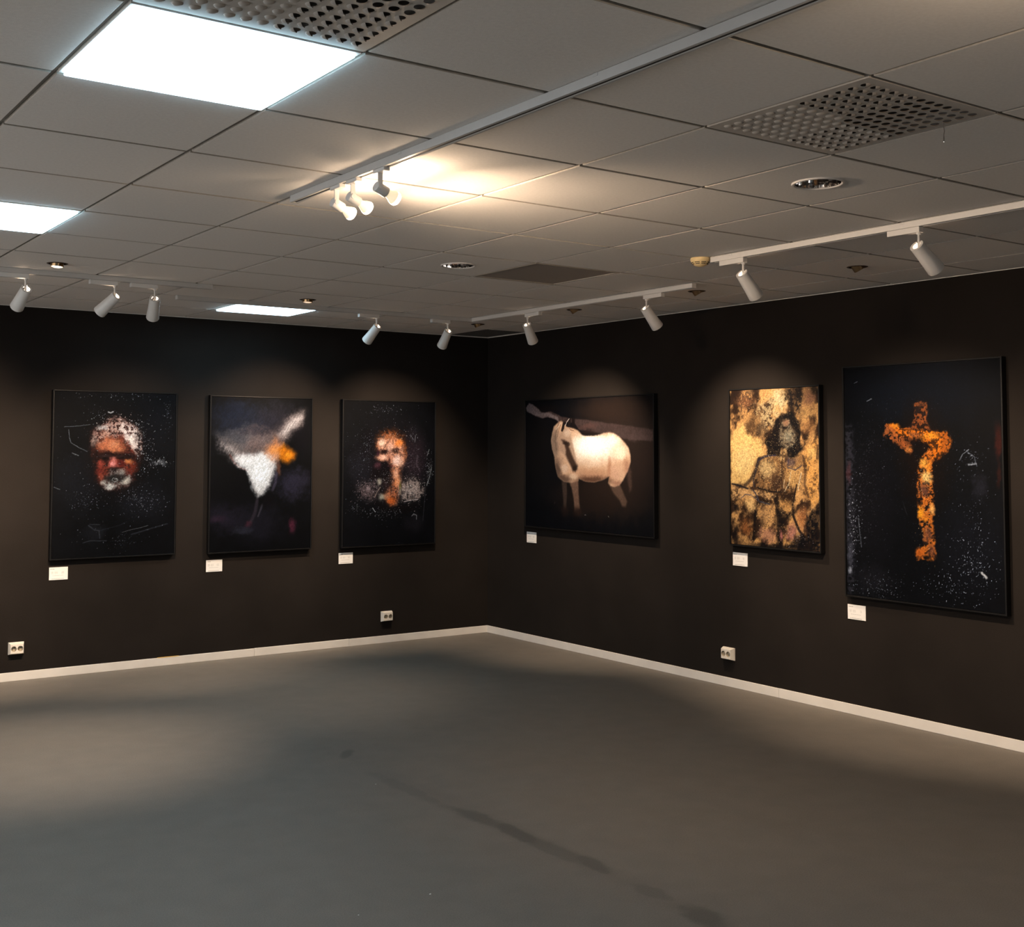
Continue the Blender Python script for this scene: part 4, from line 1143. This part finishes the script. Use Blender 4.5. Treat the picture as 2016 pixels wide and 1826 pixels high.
def socket_thing(wall, a, z, label):
    loc, rot = ((a, -0.0005, z), 0.0) if wall == 'left' else ((-0.0005, a, z), -pi/2)
    t = thing('double_socket', loc, label, 'socket', 'white double wall sockets', rot)
    w_, h_ = 0.105, 0.084
    bm = bmesh.new()                          # raised box with sloping sides, two round wells in its face
    def rect(i, y):
        return [bm.verts.new(p) for p in ((i, y, i), (w_-i, y, i), (w_-i, y, h_-i), (i, y, h_-i))]
    a_, b_, c_ = rect(0, 0), rect(0.001, -.008), rect(.010, -.036)
    for p, q in ((a_, b_), (b_, c_)):
        for i in range(4):
            bm.faces.new((p[i], p[(i+1) % 4], q[(i+1) % 4], q[i]))
    n, rr = 32, 0.0185
    cs = (w_/2-.0215, w_/2+.0215)
    rings = []
    for cx_ in cs:
        rings.append([bm.verts.new((cx_+rr*cos(2*pi*k/n-3*pi/4), -.036, h_/2+rr*sin(2*pi*k/n-3*pi/4))) for k in range(n)])
    mb, mt = bm.verts.new((w_/2, -.036, .010)), bm.verts.new((w_/2, -.036, h_-.010))
    for rg, quad in ((rings[0], (c_[0], mb, mt, c_[3])), (rings[1], (mb, c_[1], c_[2], mt))):
        for i in range(4):
            bm.faces.new([quad[i], *[rg[(i*n//4+j) % n] for j in range(n//4, -1, -1)][::-1], quad[(i+1) % 4]])
    bmesh.ops.recalc_face_normals(bm, faces=bm.faces)
    link('cover', bm_mesh(bm, 'cover'), M['socket'], t)
    for cx_ in cs:
        ins = lathe_obj('socket_well', [(rr, 0.0), (rr-.0006, -.015), (0.0, -.0155)], M['socket_in'], t, 32)
        ins.location = (cx_, -.036, h_/2)
        ins.rotation_euler = (R(90), 0, 0)
        for s in (-1, 1):
            bm = bmesh.new()
            tube_between(bm, (s*.0068, s*.0068, -.0150), (s*.0068, s*.0068, -.0142), .0028, 12)
            link('pin_hole', bm_mesh(bm, 'pin_hole'), M['slot'], ins)
            box('earth_clip', -.0025+s*.0125, .0025+s*.0125, -.0025-s*.0125, .0025-s*.0125, -.0148, -.002, M['steel'], ins)
    return t
socket_thing('left', -4.048, 0.181, 'white double wall socket at the far left, low on the left wall')
socket_thing('left', -1.086, 0.176, 'white double wall socket low on the left wall near the corner')
socket_thing('right', -2.797, 0.180, 'white double wall socket low on the right wall')

t = box('tape_strip', -2.990, -2.825, -BT-.0012, -.001, BH+.0002, BH+.0022, M['tape'])
tag(t, 'short strip of yellow tape on top of the left baseboard', 'tape')

t = thing('dangling_string', (-2.872, -6.437, H), 'short string with a clear drop hanging from the right-hand air vent', 'string')
bm = bmesh.new()
pts = [(0, 0, 0.0), (.0012, .0006, -.012), (.0018, -.0008, -.026), (.0006, .0004, -.036)]
for p, q in zip(pts, pts[1:]):
    tube_between(bm, p, q, .0014, 8)
for s in (-1, 1):
    tube_between(bm, pts[-1], (s*.0042, s*.002, -.050), .0011, 8)
    tube_between(bm, (s*.0042, s*.002, -.050), (0, 0, -.057), .0011, 8)
link('cord', bm_mesh(bm, 'cord'), M['string'], t)
gl = mat('clear_drop', (0.85, 0.85, 0.85), 0.05, metal=0.9)
lathe_obj('drop', [(0.0, -.050), (.002, -.052), (.0034, -.056), (.0026, -.0595), (0.0, -.061)], gl, t, 16)

def crumb(x, y, s, label):
    bm = bmesh.new()
    bmesh.ops.create_icosphere(bm, subdivisions=1, radius=1.0)
    for v in bm.verts:
        k_ = rnd.uniform(.7, 1.2)
        v.co = Vector((v.co.x*s*k_*1.5, v.co.y*s*k_, v.co.z*s*.45*k_+s*.42))
    o_ = link('paper_crumb', bm_mesh(bm, 'paper_crumb'), M['crumb'], None, (x, y, 0.0))
    return tag(o_, label, 'crumb', 'white crumbs on the floor')
crumb(-3.715, -4.883, .0035, 'white paper crumb on the floor at the bottom middle of the photo')
crumb(-3.179, -3.560, .0024, 'tiny white crumb on the floor left of the worn dark line')
crumb(-4.023, -4.907, .0024, 'tiny white crumb on the floor nearest the bottom left')
